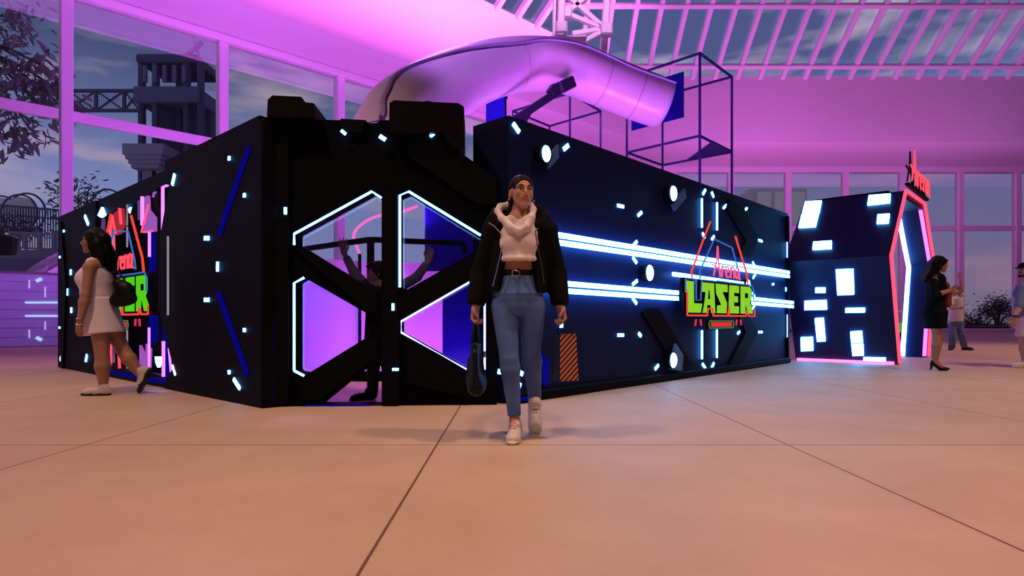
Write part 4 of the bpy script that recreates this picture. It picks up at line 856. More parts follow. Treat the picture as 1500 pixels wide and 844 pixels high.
        if tied:
            for q in (-1, 1): F.el(t(q*.085, -.022, -.028), tuple(x*kk for x in (.034, .062, .062)), .008, 0, 's', A)
def hand(F, w, d, n, thumb, s=1., curl=.4, spread=.12, m=0, kk=.006):
    d = Vector(d).normalized(); n = Vector(n); n = (n-d*n.dot(d)).normalized(); a = Vector(thumb); a = (a-d*a.dot(d)-n*a.dot(n)).normalized(); w = Vector(w)
    kn = []
    for i, o in enumerate((.031, .0105, -.0105, -.030)):
        k = w+(d*(.088-.004*abs(i-1.2))+a*o)*s; kn.append(k); F.rc(w+a*o*.55*s+d*.005, k, .0150*s, .0115*s, .010, m)
    F.rc(w+(d*.03+a*.016)*s, w+(d*.05-a*.018)*s, .016*s, .016*s, .012, m)
    for i, L in enumerate((.070, .079, .073, .057)):
        p = kn[i]; th = curl*.75; sp = (1.5-i)*spread
        for j, (fr, r0, r1) in enumerate(((.45, .0098, .0088), (.31, .0088, .0080), (.26, .0080, .0066))):
            dr = (d*math.cos(th)+n*math.sin(th)+a*sp*math.cos(th)).normalized(); q = p+dr*L*fr*s; F.rc(p, q, r0*s, r1*s, kk, m); p = q; th += curl*(1.0 if j == 0 else .8)
    p = w+(d*.022+a*.026)*s; q = p+(d*.55+a*.62+n*(.25+.4*curl)).normalized()*.042*s; F.rc(p, q, .0150*s, .0105*s, .008, m)
    r = q+(d*.85+a*(.30-.45*curl)+n*(.2+.45*curl)).normalized()*.036*s; F.rc(q, r, .0105*s, .0080*s, .005, m)
def shoe(name, par, mats, heel, d, u, s=1., vox=.004, heelh=0., laces=True, style='sneaker'):
    d = Vector(d).normalized(); u = Vector(u); u = (u-d*u.dot(d)).normalized(); sd = d.cross(u); h = Vector(heel); A = np.array(Matrix((sd, d, u)).transposed()); F = Field()
    q = lambda x, y, z: h+(sd*x+d*y+u*z)*s
    if style == 'sneaker':
        F.rc(q(0, .035, .052), q(0, .18, .036), .040*s, .038*s, .02); F.el(q(0, .20, .030), (.044*s, .05*s, .032*s), .02, 0, 'u', A); F.rc(q(0, .03, .05), q(0, .05, .085), .038*s, .042*s, .02)
        F.el(q(0, .10, .03), (.041*s, .12*s, .03*s), .02, 0, 'u', A); F.el(q(0, .115, .112), (.022*s, .04*s, .04*s), .01, 0, 's', A)
        F.el(q(0, .178, .012), (.048*s, .085*s, .020*s), .008, 1, 'u', A); F.el(q(0, .07, .012), (.041*s, .085*s, .024*s), .008, 1, 'u', A)
        F.cut(h, -u)
    else:                                              # court shoe on a stiletto
        F.el(q(0, .18, .022), (.034*s, .075*s, .022*s), .015, 0, 'u', A); F.rc(q(0, .235, .012), q(0, .17, .02), .012*s, .03*s, .015)
        F.rc(q(0, .03, heelh+.03), q(0, .14, .030), .030*s, .028*s, .02); F.rc(q(0, .02, heelh+.02), q(0, .03, heelh+.05), .028*s, .026*s, .01)
        F.rc(q(0, .008, heelh), q(0, -.006, .004), .014*s, .006*s, .008)
    o = F.build(name, mats, vox, par)
    if laces and style == 'sneaker':
        m = MB()
        for i in range(4): y = .092+i*.022; z = .098-.013*i; m.tube([q(-.026, y, z-.012), q(0, y+.004, z), q(.026, y, z-.012)], .0035*s, 5)
        m.tube([q(0, .085, .10), q(-.022, .075, .108), q(-.026, .09, .10), q(0, .085, .10), q(.022, .075, .108), q(.026, .09, .10)], .003*s, 5); m.build('laces', mats[2], o, smooth=True)
    return o
def chain(F, pts, rs, k=.015, m=0):
    for i in range(len(pts)-1): F.rc(pts[i], pts[i+1], rs[i], rs[i+1], k, m)
def limb(F, a, b, c, ra, rb, rc_, bulge=.0, k=.02, m=0):   # upper, joint, lower with a muscle swell just past the joint
    a, b, c = Vector(a), Vector(b), Vector(c); mid = b.lerp(c, .28); F.rc(a, b, ra, rb, k, m); F.rc(b, mid, rb, rb+bulge, k, m); F.rc(mid, c, rb+bulge, rc_, k, m)
# ---------------------------------------------------------------- 1. the walker in front
def person(name, x, Y, label):
    r = Vector((W(x, 0, Y).x, Y, 0)); t = empty(name, r, label=label, cat='person'); return t, (lambda px, py, dy=0.: W(px, py, Y+dy)-r)
t, L = person('person', 757, 3.95, 'person in black jacket, white cropped hoodie and blue jeans walking forward with two bags')
denim = mat('blue_denim', (.070, .145, .44), .8, noise=(7, .45), bump=(260, .35)); fluff = mat('white_fleece', (.82, .73, .78), .95, bump=(120, 1.)); puff = mat('black_puffer', (.0028, .0028, .004), .8, spec=.12, bump=(40, .3))
shoew = mat('white_trainer', (.62, .56, .56), .6); sole = mat('white_sole', (.70, .66, .66), .5); lace = mat('white_lace', (.8, .76, .76), .7); blackl = mat('black_leather', (.0035, .0035, .0045), .5, spec=.25); metal = mat('steel_buckle', (.7, .68, .64), .25, metal=1.)
F = Field(); h = Head(L(764, 284, 0), yaw=.27, pitch=-.08, roll=.03, k=.98); h.skin(F, smile=True); h.face(t); nb = L(760, 322, .02); h.neck(F, nb, .052)
shl, shr = L(724, 338, .03), L(799, 338, .03); ell, elr = L(705, 398, .07), L(815, 397, .07); wl, wr = L(697, 449, -.01), L(821, 449, -.01)
F.rc(nb, shl, .055, .05, .03); F.rc(nb, shr, .055, .05, .03); F.ec(L(760, 340, .02), L(759, 392, .02), (.135, .09), (.105, .082), .03); F.ec(L(759, 388, .02), L(759, 425, .02), (.108, .084), (.145, .105), .03)
F.el(L(759, 434, .02), (.145, .105, .085), .03); F.el(L(759, 395, -.062), (.008, .012, .012), .006, 0, 's')
for q in (-1, 1): F.el(L(760, 357, -.055)+Vector((q*.062, 0, 0)), (.055, .05, .055), .02)
limb(F, shl, ell, wl, .046, .037, .027, .004); limb(F, shr, elr, wr, .046, .037, .027, .004)
hand(F, wl, (-.10, -.10, -1), (.55, -.3, -.1), (.3, -1, 0), .98, 1.05, .06); hand(F, wr, (.18, -.12, -1), (-.55, -.3, -.1), (-.3, -1, 0), .98, 1.05, .06)
kl, kr, al, ar = L(746, 527, -.05), L(778, 518, .05), L(754, 617, -.03), L(784, 592, .20)
limb(F, L(740, 447, .02), kl, al, .070, .044, .029, .002); limb(F, L(779, 447, .02), kr, ar, .070, .044, .029, .002)
F.rc(al, L(752, 632, -.10), .033, .03, .02); F.rc(ar, L(784, 610, .14), .033, .03, .02)
F.build('body', SKM(skin1), .0036, t)
F = Field(); h.cap(F, front=.066, thick=.011, tied=True); F.el(h.t(0, .10, .055), (.045, .045, .045), .02); F.rc(h.t(0, .10, .03), h.t(-.03, .11, -.16), .04, .03, .02); F.rc(h.t(-.03, .08, -.03), h.t(-.05, .07, -.15), .035, .025, .02)
F.build('hair', [SK['hair']], .004, t)
for q in (-1, 1): MB().ball(h.t(q*.084, .0, -.042), .007, 8, 6).build('earring', metal, t, smooth=True)
F = Field(); F.ec(L(759, 404, .02), L(759, 430, .02), (.124, .096), (.158, .118), .02, 0, 'u', (1, 0, 0), True); F.el(L(759, 437, .025), (.164, .128, .085), .03); F.el(L(759.5, 449, .015), (.11, .118, .062), .025)
for q in (-1, 1): F.el(L(759, 440, .075)+Vector((q*.07, 0, 0)), (.085, .08, .09), .03)
limb(F, L(740, 450, .02), kl, L(751, 575, -.03), .090, .059, .048, .004, .016); limb(F, L(779, 450, .02), kr, L(782, 560, .12), .090, .060, .048, .004, .016)
F.ec(L(750, 565, -.03), L(753.5, 609, -.03), (.051, .051), (.042, .042), .012, 0, 'u', (1, 0, 0), True); F.ec(L(781, 552, .115), L(783.5, 586, .20), (.052, .052), (.043, .043), .012, 0, 'u', (1, 0, 0), True)
for a, b in ((L(735, 470, -.09), L(760, 452, -.10)), (L(784, 470, -.09), L(759, 452, -.10)), (L(734, 530, -.11), L(757, 526, -.12)), (L(768, 523, -.02), L(790, 519, 0)), (L(742, 590, -.09), L(766, 586, -.09))): F.rc(a, b, .004, .004, .006, 0, 's')
o = F.build('jeans', [denim], .0038, t)
MB().tube([L(758.5, 405, -.088), L(759, 425, -.105), L(759, 445, -.112)], .004, 5).build('fly_seam', mat('denim_seam', (.05, .08, .20), .8), o)
MB().ball(L(758, 408, -.087), .008, 8, 6).build('button', metal, o)
F = Field(); F.ec(L(759, 396, .02), L(759, 405, .02), (.121, .093), (.129, .1), .004, 0, 'u', (1, 0, 0), True); o = F.build('belt', [blackl], .004, t)
a = L(756, 400.5, -.085); MB().tube([a+Vector((x*.024, -.004, z*.017)) for x, z in ((-1, -1), (0, -1.05), (.8, -.7), (1.05, 0), (.8, .7), (0, 1.05), (-1, 1))], .0035, 6, True).build('buckle', metal, o, smooth=True)
F = Field(); F.ec(L(760, 326, .02), L(760, 382, .005), (.120, .098), (.134, .118), .03, 0, 'u', (1, 0, 0), True)
for q in (-1, 1): F.el(L(760, 356, -.060)+Vector((q*.060, 0, 0)), (.060, .050, .062), .035)
ring = [L(760, 381, .005)+Vector((.124*math.cos(i*.5236), .112*math.sin(i*.5236), 0)) for i in range(13)]; chain(F, ring, [.014]*13, .012)
chain(F, [L(747, 300, .085), L(733, 303, .03), L(729, 309, -.02), L(735, 320, -.075), L(748, 333, -.11), L(760, 339, -.12), L(771, 333, -.11), L(779, 318, -.08), L(781, 307, -.02), L(777, 301, .04), L(768, 299, .085)], [.024, .022, .020, .020, .021, .022, .021, .020, .020, .021, .024], .016)
chain(F, [L(745, 305, .10), L(758, 312, .13), L(772, 305, .10)], [.035, .04, .035], .02); F.rc(L(748, 322, -.05), L(741, 340, -.06), .03, .03, .03); F.rc(L(773, 322, -.05), L(780, 340, -.06), .03, .03, .03)
F.build('hoodie', [fluff], .0042, t)
F = Field(); F.ec(L(760, 330, .03), L(758, 428, .035), (.175, .120), (.195, .148), .03, 0, 'u', (1, 0, 0), True)
F.rc(L(742, 328, .04), shl, .07, .080, .03); F.rc(L(778, 328, .04), shr, .07, .080, .03); F.rc(L(735, 425, .03), L(783, 425, .03), .04, .04, .03)
F.ec(L(761, 300, -.155), L(759, 450, -.165), (.112, .15), (.150, .16), .012, 0, 's')
for a, b, c in ((shl, ell, wl), (shr, elr, wr)):
    n = 7; P = [a.lerp(b, i/n) for i in range(n)]+[b.lerp(c, i/5) for i in range(5)]
    for i, p in enumerate(P): F.el(p, (.072-.0015*i, .076-.0015*i, .050), .022)
    F.ec(b, c.lerp(b, .06), (.068, .068), (.054, .054), .02, 0, 'u', (1, 0, 0), True)
chain(F, [L(733, 330, -.055), L(722, 322, .01), L(728, 312, .08), L(746, 306, .135), L(773, 306, .135), L(793, 312, .08), L(798, 322, .01), L(787, 331, -.055)], [.026, .036, .04, .042, .042, .04, .036, .026], .02)
o = F.build('jacket', [puff], .0044, t)
for pts in ([(716, 326, -.06), (724, 331, -.085), (737, 345, -.085), (734, 370, -.09), (727, 400, -.10), (722, 420, -.105)], [(793, 328, -.06), (784, 338, -.085), (788, 365, -.09), (794, 390, -.10), (797, 416, -.105)]): MB().tube([L(*p) for p in pts], .0035, 5).build('zip', metal, o)
shoe('shoe', t, [shoew, sole, lace], L(756, 632, 0)*1+Vector((0, 0, -L(756, 632, 0).z+.0)), (-.10, -1, 0), (0, 0, 1), 1.0)
u_ = Vector((.05, -.72, .70)); tp = L(784, 634, .09); tp.z = .012; d_ = Vector((.02, -.62, -.78)); shoe('shoe', t, [shoew, sole, lace], tp-d_*.23, d_, u_, 1.0)
# handbag
p = W(697, 468, 3.93); hb = empty('handbag', (p.x, p.y, W(0, 572, 3.93).z), label='black soft leather handbag hanging from the hand at the dark window side', cat='handbag'); zt = W(0, 503, 3.93).z-W(0, 572, 3.93).z
F = Field(); F.ec((0, 0, .012), (0, 0, zt), (.055, .15), (.030, .13), .01, 0, 'u', (1, 0, 0), True); F.rc((.01, -.13, .02), (.01, .13, .02), .045, .045, .03); F.el((.010, 0, .06), (.054, .15, .06), .03); F.rc((.040, -.06, .20), (.056, -.03, .05), .010, .014, .02); F.rc((-.040, -.05, .2), (-.05, -.03, .06), .010, .014, .02); F.rc((0, -.13, .24), (.01, -.15, .04), .012, .02, .02)
F.build('body', [blackl], .006, hb)
hz_ = W(0, 468, 3.93).z-hb.location.z
for q in (-1, 1): MB().tube([(q*.022, -.075, zt-.03), (q*.020, -.06, zt+.05), (q*.008, -.018, hz_-.012), (0, 0, hz_), (q*.008, .018, hz_-.012), (q*.020, .06, zt+.05), (q*.022, .075, zt-.03)], .006, 8).build('handle', blackl, hb, smooth=True)
MB().box((.05, -.03, zt-.09), (.062, .03, zt-.05), ch=.003).build('clasp', metal, hb)
# striped carrier bag
p = W(823, 467, 3.90); sb = empty('shopping_bag', (p.x+.02, p.y, W(0, 558, 3.9).z), math.radians(28), label='orange and black diagonally striped shopping bag held at the light bar side', cat='shopping bag')
zt = W(0, 489, 3.9).z-W(0, 558, 3.9).z; hz_ = W(0, 467, 3.9).z-W(0, 558, 3.9).z
def stripes():
    m = mat('orange_black_stripes', (.6, .2, .1), .5); nt = m.node_tree; b = nt.nodes['Principled BSDF']; tc = nt.nodes.new('ShaderNodeTexCoord'); sx = nt.nodes.new('ShaderNodeSeparateXYZ'); nt.links.new(tc.outputs['Object'], sx.inputs[0])
    a = nt.nodes.new('ShaderNodeMath'); a.operation = 'MULTIPLY'; a.inputs[1].default_value = -.9; nt.links.new(sx.outputs['X'], a.inputs[0])
    a2 = nt.nodes.new('ShaderNodeMath'); a2.operation = 'ADD'; nt.links.new(a.outputs[0], a2.inputs[0]); nt.links.new(sx.outputs['Z'], a2.inputs[1])
    p_ = nt.nodes.new('ShaderNodeMath'); p_.operation = 'PINGPONG'; p_.inputs[1].default_value = .017; nt.links.new(a2.outputs[0], p_.inputs[0])
    c_ = nt.nodes.new('ShaderNodeMath'); c_.operation = 'LESS_THAN'; c_.inputs[1].default_value = .0085; nt.links.new(p_.outputs[0], c_.inputs[0])
    mx = nt.nodes.new('ShaderNodeMix'); mx.data_type = 'RGBA'; mx.inputs['A'].default_value = (.62, .20, .12, 1); mx.inputs['B'].default_value = (.012, .01, .012, 1); nt.links.new(c_.outputs[0], mx.inputs['Factor']); nt.links.new(mx.outputs['Result'], b.inputs['Base Color']); return m
bw_, bd_ = .068, .052; gus = mat('glossy_dark_gusset', (.012, .02, .06), .18)
m = MB(); m.add([(-bw_, -bd_, 0), (bw_, -bd_, 0), (bw_*.86, -bd_*.75, zt), (-bw_*.86, -bd_*.75, zt), (-bw_, -bd_+.003, 0), (bw_, -bd_+.003, 0), (bw_*.86, -bd_*.75+.003, zt), (-bw_*.86, -bd_*.75+.003, zt)], [(0, 1, 2, 3), (7, 6, 5, 4), (0, 4, 5, 1), (2, 6, 7, 3), (1, 5, 6, 2), (0, 3, 7, 4)]); m.build('front_face', stripes(), sb)
m = MB(); m.add([(-bw_, bd_, 0), (bw_, bd_, 0), (bw_*.86, bd_*.75, zt), (-bw_*.86, bd_*.75, zt), (-bw_, bd_-.003, 0), (bw_, bd_-.003, 0), (bw_*.86, bd_*.75-.003, zt), (-bw_*.86, bd_*.75-.003, zt)], [(0, 1, 2, 3), (7, 6, 5, 4), (0, 4, 5, 1), (2, 6, 7, 3), (1, 5, 6, 2), (0, 3, 7, 4)]); m.build('back_face', gus, sb)
for q in (-1, 1):
    m = MB(); m.add([(q*bw_, -bd_, 0), (q*bw_, bd_, 0), (q*bw_*.86, bd_*.75, zt), (q*bw_*.70, 0, zt*.98), (q*bw_*.86, -bd_*.75, zt), (q*bw_*.93, 0, zt*.4)], [(0, 1, 5), (1, 2, 3, 5), (5, 3, 4, 0)]); m.build('gusset', gus, sb)
MB().box((-bw_, -bd_, 0), (bw_, bd_, .004)).build('base', gus, sb)
for q in (-1, 1): MB().tube([(-.035, q*bd_*.76, zt-.02), (-.03, q*.035, zt+.03), (-.012, q*.006, hz_-.005), (.0, 0, hz_), (.012, q*.006, hz_-.005), (.03, q*.035, zt+.03), (.035, q*bd_*.76, zt-.02)], .003, 6).build('handle', blackl, sb)
# ---------------------------------------------------------------- 2. white dress, left
t, L = person('person', 145, 6.25, 'person in white sleeveless mini dress walking left past the neon opening')
dressm = mat('white_textured_dress', (.80, .72, .80), .9, bump=(75, .9))
F = Field(); h = Head(L(137.5, 354, 0), yaw=-1.18, pitch=.02, roll=0, k=1.02); h.skin(F); h.face(t); nb = L(147, 381, .02); h.neck(F, nb, .055)
shn, shf = L(131, 392, -.14), L(160, 394, .17); hip = L(150, 465, .03)
F.rc(nb, shn, .055, .056, .03); F.rc(nb, shf, .055, .05, .03); F.ec(L(143, 395, .02), L(144, 435, .02), (.11, .15), (.09, .125), .03); F.ec(L(144, 435, .02), L(147, 470, .02), (.10, .13), (.125, .165), .03)
F.el(L(128, 410, .02), (.045, .09, .05), .03)
eln, wn = L(125.5, 432, -.21), L(117.5, 470, -.25); limb(F, shn, eln, wn, .053, .042, .029, .004); hand(F, wn, (-.10, -.05, -1), (.2, .9, 0), (-1, 0, -.1), 1., .35, .05)
elf, wf = L(171, 425, .22), L(168, 450, .12); limb(F, shf, elf, wf, .05, .04, .03, .004); hand(F, wf, (-.4, -.1, -.9), (-1, 0, .1), (0, -1, 0), 1., .8, .05)
kn1, an1, kn2, an2 = L(150, 524, -.08), L(151.5, 568, -.08), L(182, 516, .10), L(207, 551, .10)
limb(F, L(146, 468, -.06), kn1, an1, .098, .063, .036, .008); limb(F, L(157, 468, .09), kn2, an2, .098, .062, .036, .008)
F.rc(an1, L(140, 575, -.08), .036, .03, .02); F.rc(an2, L(208, 565, .08), .036, .03, .02)
F.build('body', SKM(skin2), .0052, t)
F = Field(); F.ec(L(143.5, 386, .02), L(142, 412, .02), (.085, .14), (.135, .165), .03); F.ec(L(141, 405, .02), L(144, 445, .02), (.14, .165), (.145, .17), .03); F.ec(L(144, 440, .02), L(150, 489, .02), (.148, .175), (.205, .215), .03, 0, 'u', (1, 0, 0), True)
F.el(L(125.5, 409, .02), (.060, .125, .075), .07); F.rc(L(153, 386, .10), L(156, 410, .12), .04, .05, .03); F.rc(L(139, 386, -.075), L(142, 405, -.08), .035, .04, .02); F.rc(L(149, 383, .05), L(150, 400, .05), .05, .05, .03)
F.el(shn+Vector((-.01, -.035, -.01)), (.062, .075, .085), .012, 0, 's'); F.el(L(138, 378, .0), (.06, .09, .05), .01, 0, 's')
for a, b in ((L(120, 440, -.12), L(133, 485, -.17)), (L(150, 430, -.15), L(153, 485, -.2)), (L(163, 445, -.10), L(170, 480, -.14))): F.rc(a, b, .008, .012, .015, 0, 's')
F.build('dress', [dressm], .0052, t)
F = Field(); h.cap(F, front=.060, thick=.016)
for pts, rs in (([(0, .03, .10), (.03, .09, .03), (.03, .105, -.08), (.02, .115, -.19), (.035, .12, -.27)], [.05, .06, .062, .058, .03]), ([(.05, .02, .06), (.078, .045, -.03), (.07, .07, -.13), (.075, .09, -.23)], [.045, .045, .048, .03]), ([(-.05, .02, .06), (-.078, .045, -.03), (-.07, .06, -.13), (-.06, .07, -.25)], [.045, .045, .048, .025]), ([(.072, -.02, .02), (.078, -.005, -.06), (.07, .02, -.15), (.08, .015, -.20)], [.025, .03, .03, .015]), ([(-.02, .12, -.05), (.0, .16, -.15), (-.02, .15, -.25), (.02, .17, -.32)], [.04, .045, .04, .02])): chain(F, [h.t(*p) for p in pts], rs, .02)
F.build('hair', [SK['hair']], .006, t)
for i, z in enumerate((466, 474)):
    c_ = L(118.2-i*1.0, z, -.245-.01*i); MB().tube([c_+Vector((.036*math.cos(q*.5236), .036*math.sin(q*.5236), .01*math.sin(q*.5236))) for q in range(12)], .005, 6, True).build('bracelet', metal, t, smooth=True)
bsole = mat('black_outsole', (.012, .012, .014), .6); sh2 = mat('white_canvas_shoe', (.60, .54, .52), .7)
a = L(160, 578, -.08); a.z = 0; shoe('shoe', t, [sh2, bsole, lace], a, (-1, -.05, 0), (0, 0, 1), 1.06, .006)
d_ = Vector((-.42, -.05, -.90)); u_ = Vector((-.90, 0, .42)); tp = L(206, 577, .06); tp.z = .02; shoe('shoe', t, [sh2, bsole, lace], tp-d_*.25, d_, u_, 1.04, .006)
p = W(174, 425, 6.22); hb = empty('shoulder_bag', (p.x+.02, p.y+.02, 0), label='black leather shoulder bag resting behind the white dress', cat='shoulder bag'); Q = lambda x, y, dy=0.: W(x, y, 6.22+dy)-Vector((p.x, p.y, 0))
F = Field(); F.el(Q(178, 430), (.10, .07, .12), .03); F.rc(Q(167, 440), Q(188, 438), .07, .05, .04); F.rc(Q(168, 415), Q(176, 422), .05, .06, .04); F.rc(Q(163, 446, -.05), Q(190, 444, -.05), .012, .012, .012, 0, 's'); F.build('body', [blackl], .006, hb)
MB().tube([Q(185, 425), Q(176, 408), Q(164, 393, .10), Q(157, 387.5, .14), Q(159, 395, .20), Q(168, 415, .06)], .011, 8).build('strap', blackl, hb, smooth=True)
# ---------------------------------------------------------------- 3. black dress, right
t, L = person('person', 1371, 9.3, 'person in short black dress, red scarf and black heels beside the entrance gate')
bdress = mat('black_dress', (.004, .004, .005), .85, spec=.12); scarf = mat('dark_red_scarf', (.22, .02, .025), .8, noise=(40, .5), bump=(60, .6))
F = Field(); h = Head(L(1376.5, 387.5, 0), yaw=1.38, pitch=.10, k=1.02); h.skin(F); h.face(t); nb = L(1372, 407, .0); h.neck(F, nb, .055)
shn, shf = L(1367, 413, -.15), L(1374, 413, .15); F.rc(nb, shn, .05, .05, .03); F.rc(nb, shf, .05, .05, .03)
F.ec(L(1371, 415, 0), L(1370, 440, 0), (.10, .14), (.085, .12), .03); F.ec(L(1370, 440, 0), L(1370, 466, 0), (.09, .12), (.105, .14), .03)
en, wn = L(1369, 433, -.22), L(1390, 426, -.16); limb(F, shn, en, wn, .05, .038, .028, .004); hand(F, wn, (.95, .15, .1), (.1, .6, .6), (0, .3, 1), 1., .45, .08)
ef, wf = L(1377, 434, .20), L(1393, 428, .02); limb(F, shf, ef, wf, .05, .038, .028, .004); hand(F, wf, (.9, -.15, .15), (0, -.5, .7), (0, -.3, 1), 1., .5, .08)
k1, a1 = L(1372, 496, -.08), L(1368.5, 531, -.08); k2, a2 = L(1374, 496, .07), L(1370.5, 530, .07)
limb(F, L(1370, 472, -.065), k1, a1, .074, .052, .031, .008); limb(F, L(1371, 472, .06), k2, a2, .074, .052, .031, .008)
F.rc(a1, L(1378, 539.5, -.09), .034, .026, .02); F.rc(a2, L(1380, 538.5, .06), .034, .026, .02); F.build('body', SKM(skin2), .007, t)
F = Field(); F.ec(L(1371, 410, 0), L(1370, 438, 0), (.115, .155), (.105, .135), .03); F.el(L(1377.5, 421, 0), (.060, .125, .065), .05); F.ec(L(1370, 436, 0), L(1369, 458, .0), (.108, .138), (.150, .185), .03); F.ec(L(1369, 456, 0), L(1370.5, 481, 0), (.152, .187), (.132, .17), .03, 0, 'u', (1, 0, 0), True); F.el(L(1361, 459, 0), (.08, .14, .09), .03)
for s_, e_, w_ in ((shn, en, wn), (shf, ef, wf)): F.rc(s_, e_, .064, .054, .03); F.rc(e_, e_.lerp(w_, .28), .054, .048, .02)
F.build('dress', [bdress], .007, t)
F = Field(); chain(F, [L(1367, 404, 0), L(1371, 406, -.085), L(1379, 409, -.09), L(1386, 418, -.09), L(1388.5, 432, -.10), L(1388.5, 446, -.09)], [.03, .032, .036, .042, .046, .048], .02); chain(F, [L(1366, 403, 0), L(1371, 405, .10), L(1380, 410, .09), L(1384, 425, .05), L(1388, 442, .03)], [.04, .045, .045, .045, .04], .02)
for a, b in ((L(1384, 425, -.11), L(1385, 448, -.12)), (L(1388, 425, -.11), L(1389, 448, -.11))): F.rc(a, b, .008, .008, .01, 0, 's')
F.build('scarf', [scarf], .007, t)
F = Field(); h.cap(F, front=.048, thick=.014); F.rc(h.t(-.045, -.070, .062), h.t(.045, -.070, .062), .018, .018, .015); F.rc(h.t(-.035, -.082, .050), h.t(.035, -.082, .050), .009, .009, .012)
for x in (-.05, 0, .05): chain(F, [h.t(x, .05, .08), h.t(x*1.3, .10, 0), h.t(x*1.3, .11, -.12), h.t(x*1.2, .16, -.20), h.t(x, .20, -.27)], [.05, .05, .05, .045, .02], .02)
for q in (-1, 1): chain(F, [h.t(q*.075, .02, .03), h.t(q*.08, .03, -.05), h.t(q*.075, .06, -.13)], [.03, .03, .025], .02)
F.build('hair', [SK['hair']], .008, t)
for a in (a1, a2): q = Vector((a.x-.055, a.y, 0)); shoe('court_shoe', t, [blackl], q, (1, -.08, 0), (0, 0, 1), 1.0, .005, .085, False, 'court')
# ---------------------------------------------------------------- 4. white T-shirt behind
t, L = person('person', 1402, 15.7, 'person in white T-shirt and blue jeans with one arm raised, behind the black dress')
tee = mat('white_tee', (.78, .74, .76), .85); jean2 = mat('faded_jeans', (.13, .19, .36), .85, noise=(6, .5)); hair2 = mat('dark_red_hair', (.05, .012, .012), .6, bump=(60, .5))
F = Field(); h = Head(L(1399, 426, 0), yaw=-.9, pitch=.25, k=1.0); h.skin(F); h.face(t); nb = L(1400, 434, .02); h.neck(F, nb, .05)
sl1, sr1 = L(1392, 438, 0), L(1409, 438, 0); F.rc(nb, sl1, .055, .05, .03); F.rc(nb, sr1, .055, .05, .03); F.ec(L(1400, 440, 0), L(1400, 468, 0), (.16, .10), (.15, .10), .03); F.el(L(1400, 474, 0), (.15, .10, .10), .03)
e1, w1 = L(1408.5, 424, -.05), L(1406, 408, -.05); limb(F, sr1, e1, w1, .045, .037, .028, .003); hand(F, w1, (-.1, 0, 1), (0, -1, 0), (-1, 0, 0), 1., .15, .16)
e2, w2 = L(1393, 452, -.12), L(1404, 451, -.22); limb(F, sl1, e2, w2, .045, .037, .028, .003); hand(F, w2, (.95, 0, -.05), (0, .9, .2), (0, 0, 1), 1., .4, .08)
k1, a1, k2, a2 = L(1395, 492, -.05), L(1394.5, 508, 0), L(1408, 490, -.06), L(1412, 506, 0); limb(F, L(1396, 474, 0), k1, a1, .08, .055, .04); limb(F, L(1405, 474, 0), k2, a2, .08, .055, .04)
F.build('body', SKM(skin3), .009, t)
F = Field(); F.ec(L(1400.5, 437, 0), L(1400.5, 471, 0), (.165, .12), (.17, .125), .03, 0, 'u', (1, 0, 0), True); F.rc(nb, sl1, .065, .07, .03); F.rc(nb, sr1, .065, .07, .03); F.rc(sl1, sl1.lerp(e2, .55), .072, .07, .02); F.rc(sr1, sr1.lerp(e1, .45), .072, .066, .02); F.build('t_shirt', [tee], .009, t)
F = Field(); F.el(L(1400.5, 473, 0), (.168, .122, .11), .03); limb(F, L(1396, 476, 0), k1, a1, .095, .078, .072, 0, .02); limb(F, L(1405, 476, 0), k2, a2, .095, .078, .072, 0, .02); F.build('jeans', [jean2], .009, t)
F = Field(); h.cap(F, front=.05, thick=.014); F.build('hair', [hair2], .009, t)
bsh = mat('black_trainer', (.015, .013, .015), .6)
for a, d_ in ((a1, (-.55, -.8, 0)), (a2, (.35, -.9, 0))): q = Vector((a.x, a.y+.06, 0)); shoe('shoe', t, [bsh, bsole, lace], q, d_, (0, 0, 1), 1.1, .009, laces=False)
# ---------------------------------------------------------------- 5. denim shirt at the right edge
t, L = person('person', 1506, 9.9, 'bearded person in black cap and blue denim shirt at the right picture edge')
dsh = mat('denim_shirt', (.16, .22, .42), .85, noise=(9, .35), bump=(200, .2)); shorts = mat('pale_pink_shorts', (.72, .55, .64), .85)
F = Field(); h = Head(L(1500, 396, 0), yaw=-1.25, pitch=0, k=1.05); h.skin(F, beard=True); h.face(t); nb = L(1505, 416, .02); h.neck(F, nb, .06)
sn, sf = L(1497.5, 423, -.17), L(1514, 423, .20); F.rc(nb, sn, .06, .06, .03); F.rc(nb, sf, .06, .06, .03); F.ec(L(1506, 425, 0), L(1506, 462, 0), (.13, .19), (.12, .17), .03); F.el(L(1506, 470, 0), (.13, .17, .10), .03)
e1, w1 = L(1494, 448, -.24), L(1485.5, 465, -.28); limb(F, sn, e1, w1, .055, .043, .032, .004); hand(F, w1, (-.12, -.05, -1), (.3, .9, 0), (-1, 0, 0), 1.08, .4, .05)
e2, w2 = L(1519, 447, .26), L(1514, 466, .22); limb(F, sf, e2, w2, .055, .043, .032, .004); hand(F, w2, (-.1, 0, -1), (.3, -.9, 0), (-1, 0, 0), 1.08, .4, .05)
k1, a1, k2, a2 = L(1499, 503, -.10), L(1502, 531, -.08), L(1513, 503, .10), L(1519, 529, .12); limb(F, L(1503, 470, -.08), k1, a1, .09, .06, .042, .006); limb(F, L(1509, 470, .08), k2, a2, .09, .06, .042, .006)
F.build('body', SKM(skin3), .007, t)
F = Field(); F.ec(L(1506, 418, 0), L(1505, 470, 0), (.13, .19), (.16, .20), .03, 0, 'u', (1, 0, 0), True); F.rc(nb, sn, .065, .085, .03); F.rc(nb, sf, .065, .085, .03); F.el(L(1496, 430, 0), (.08, .15, .10), .03)
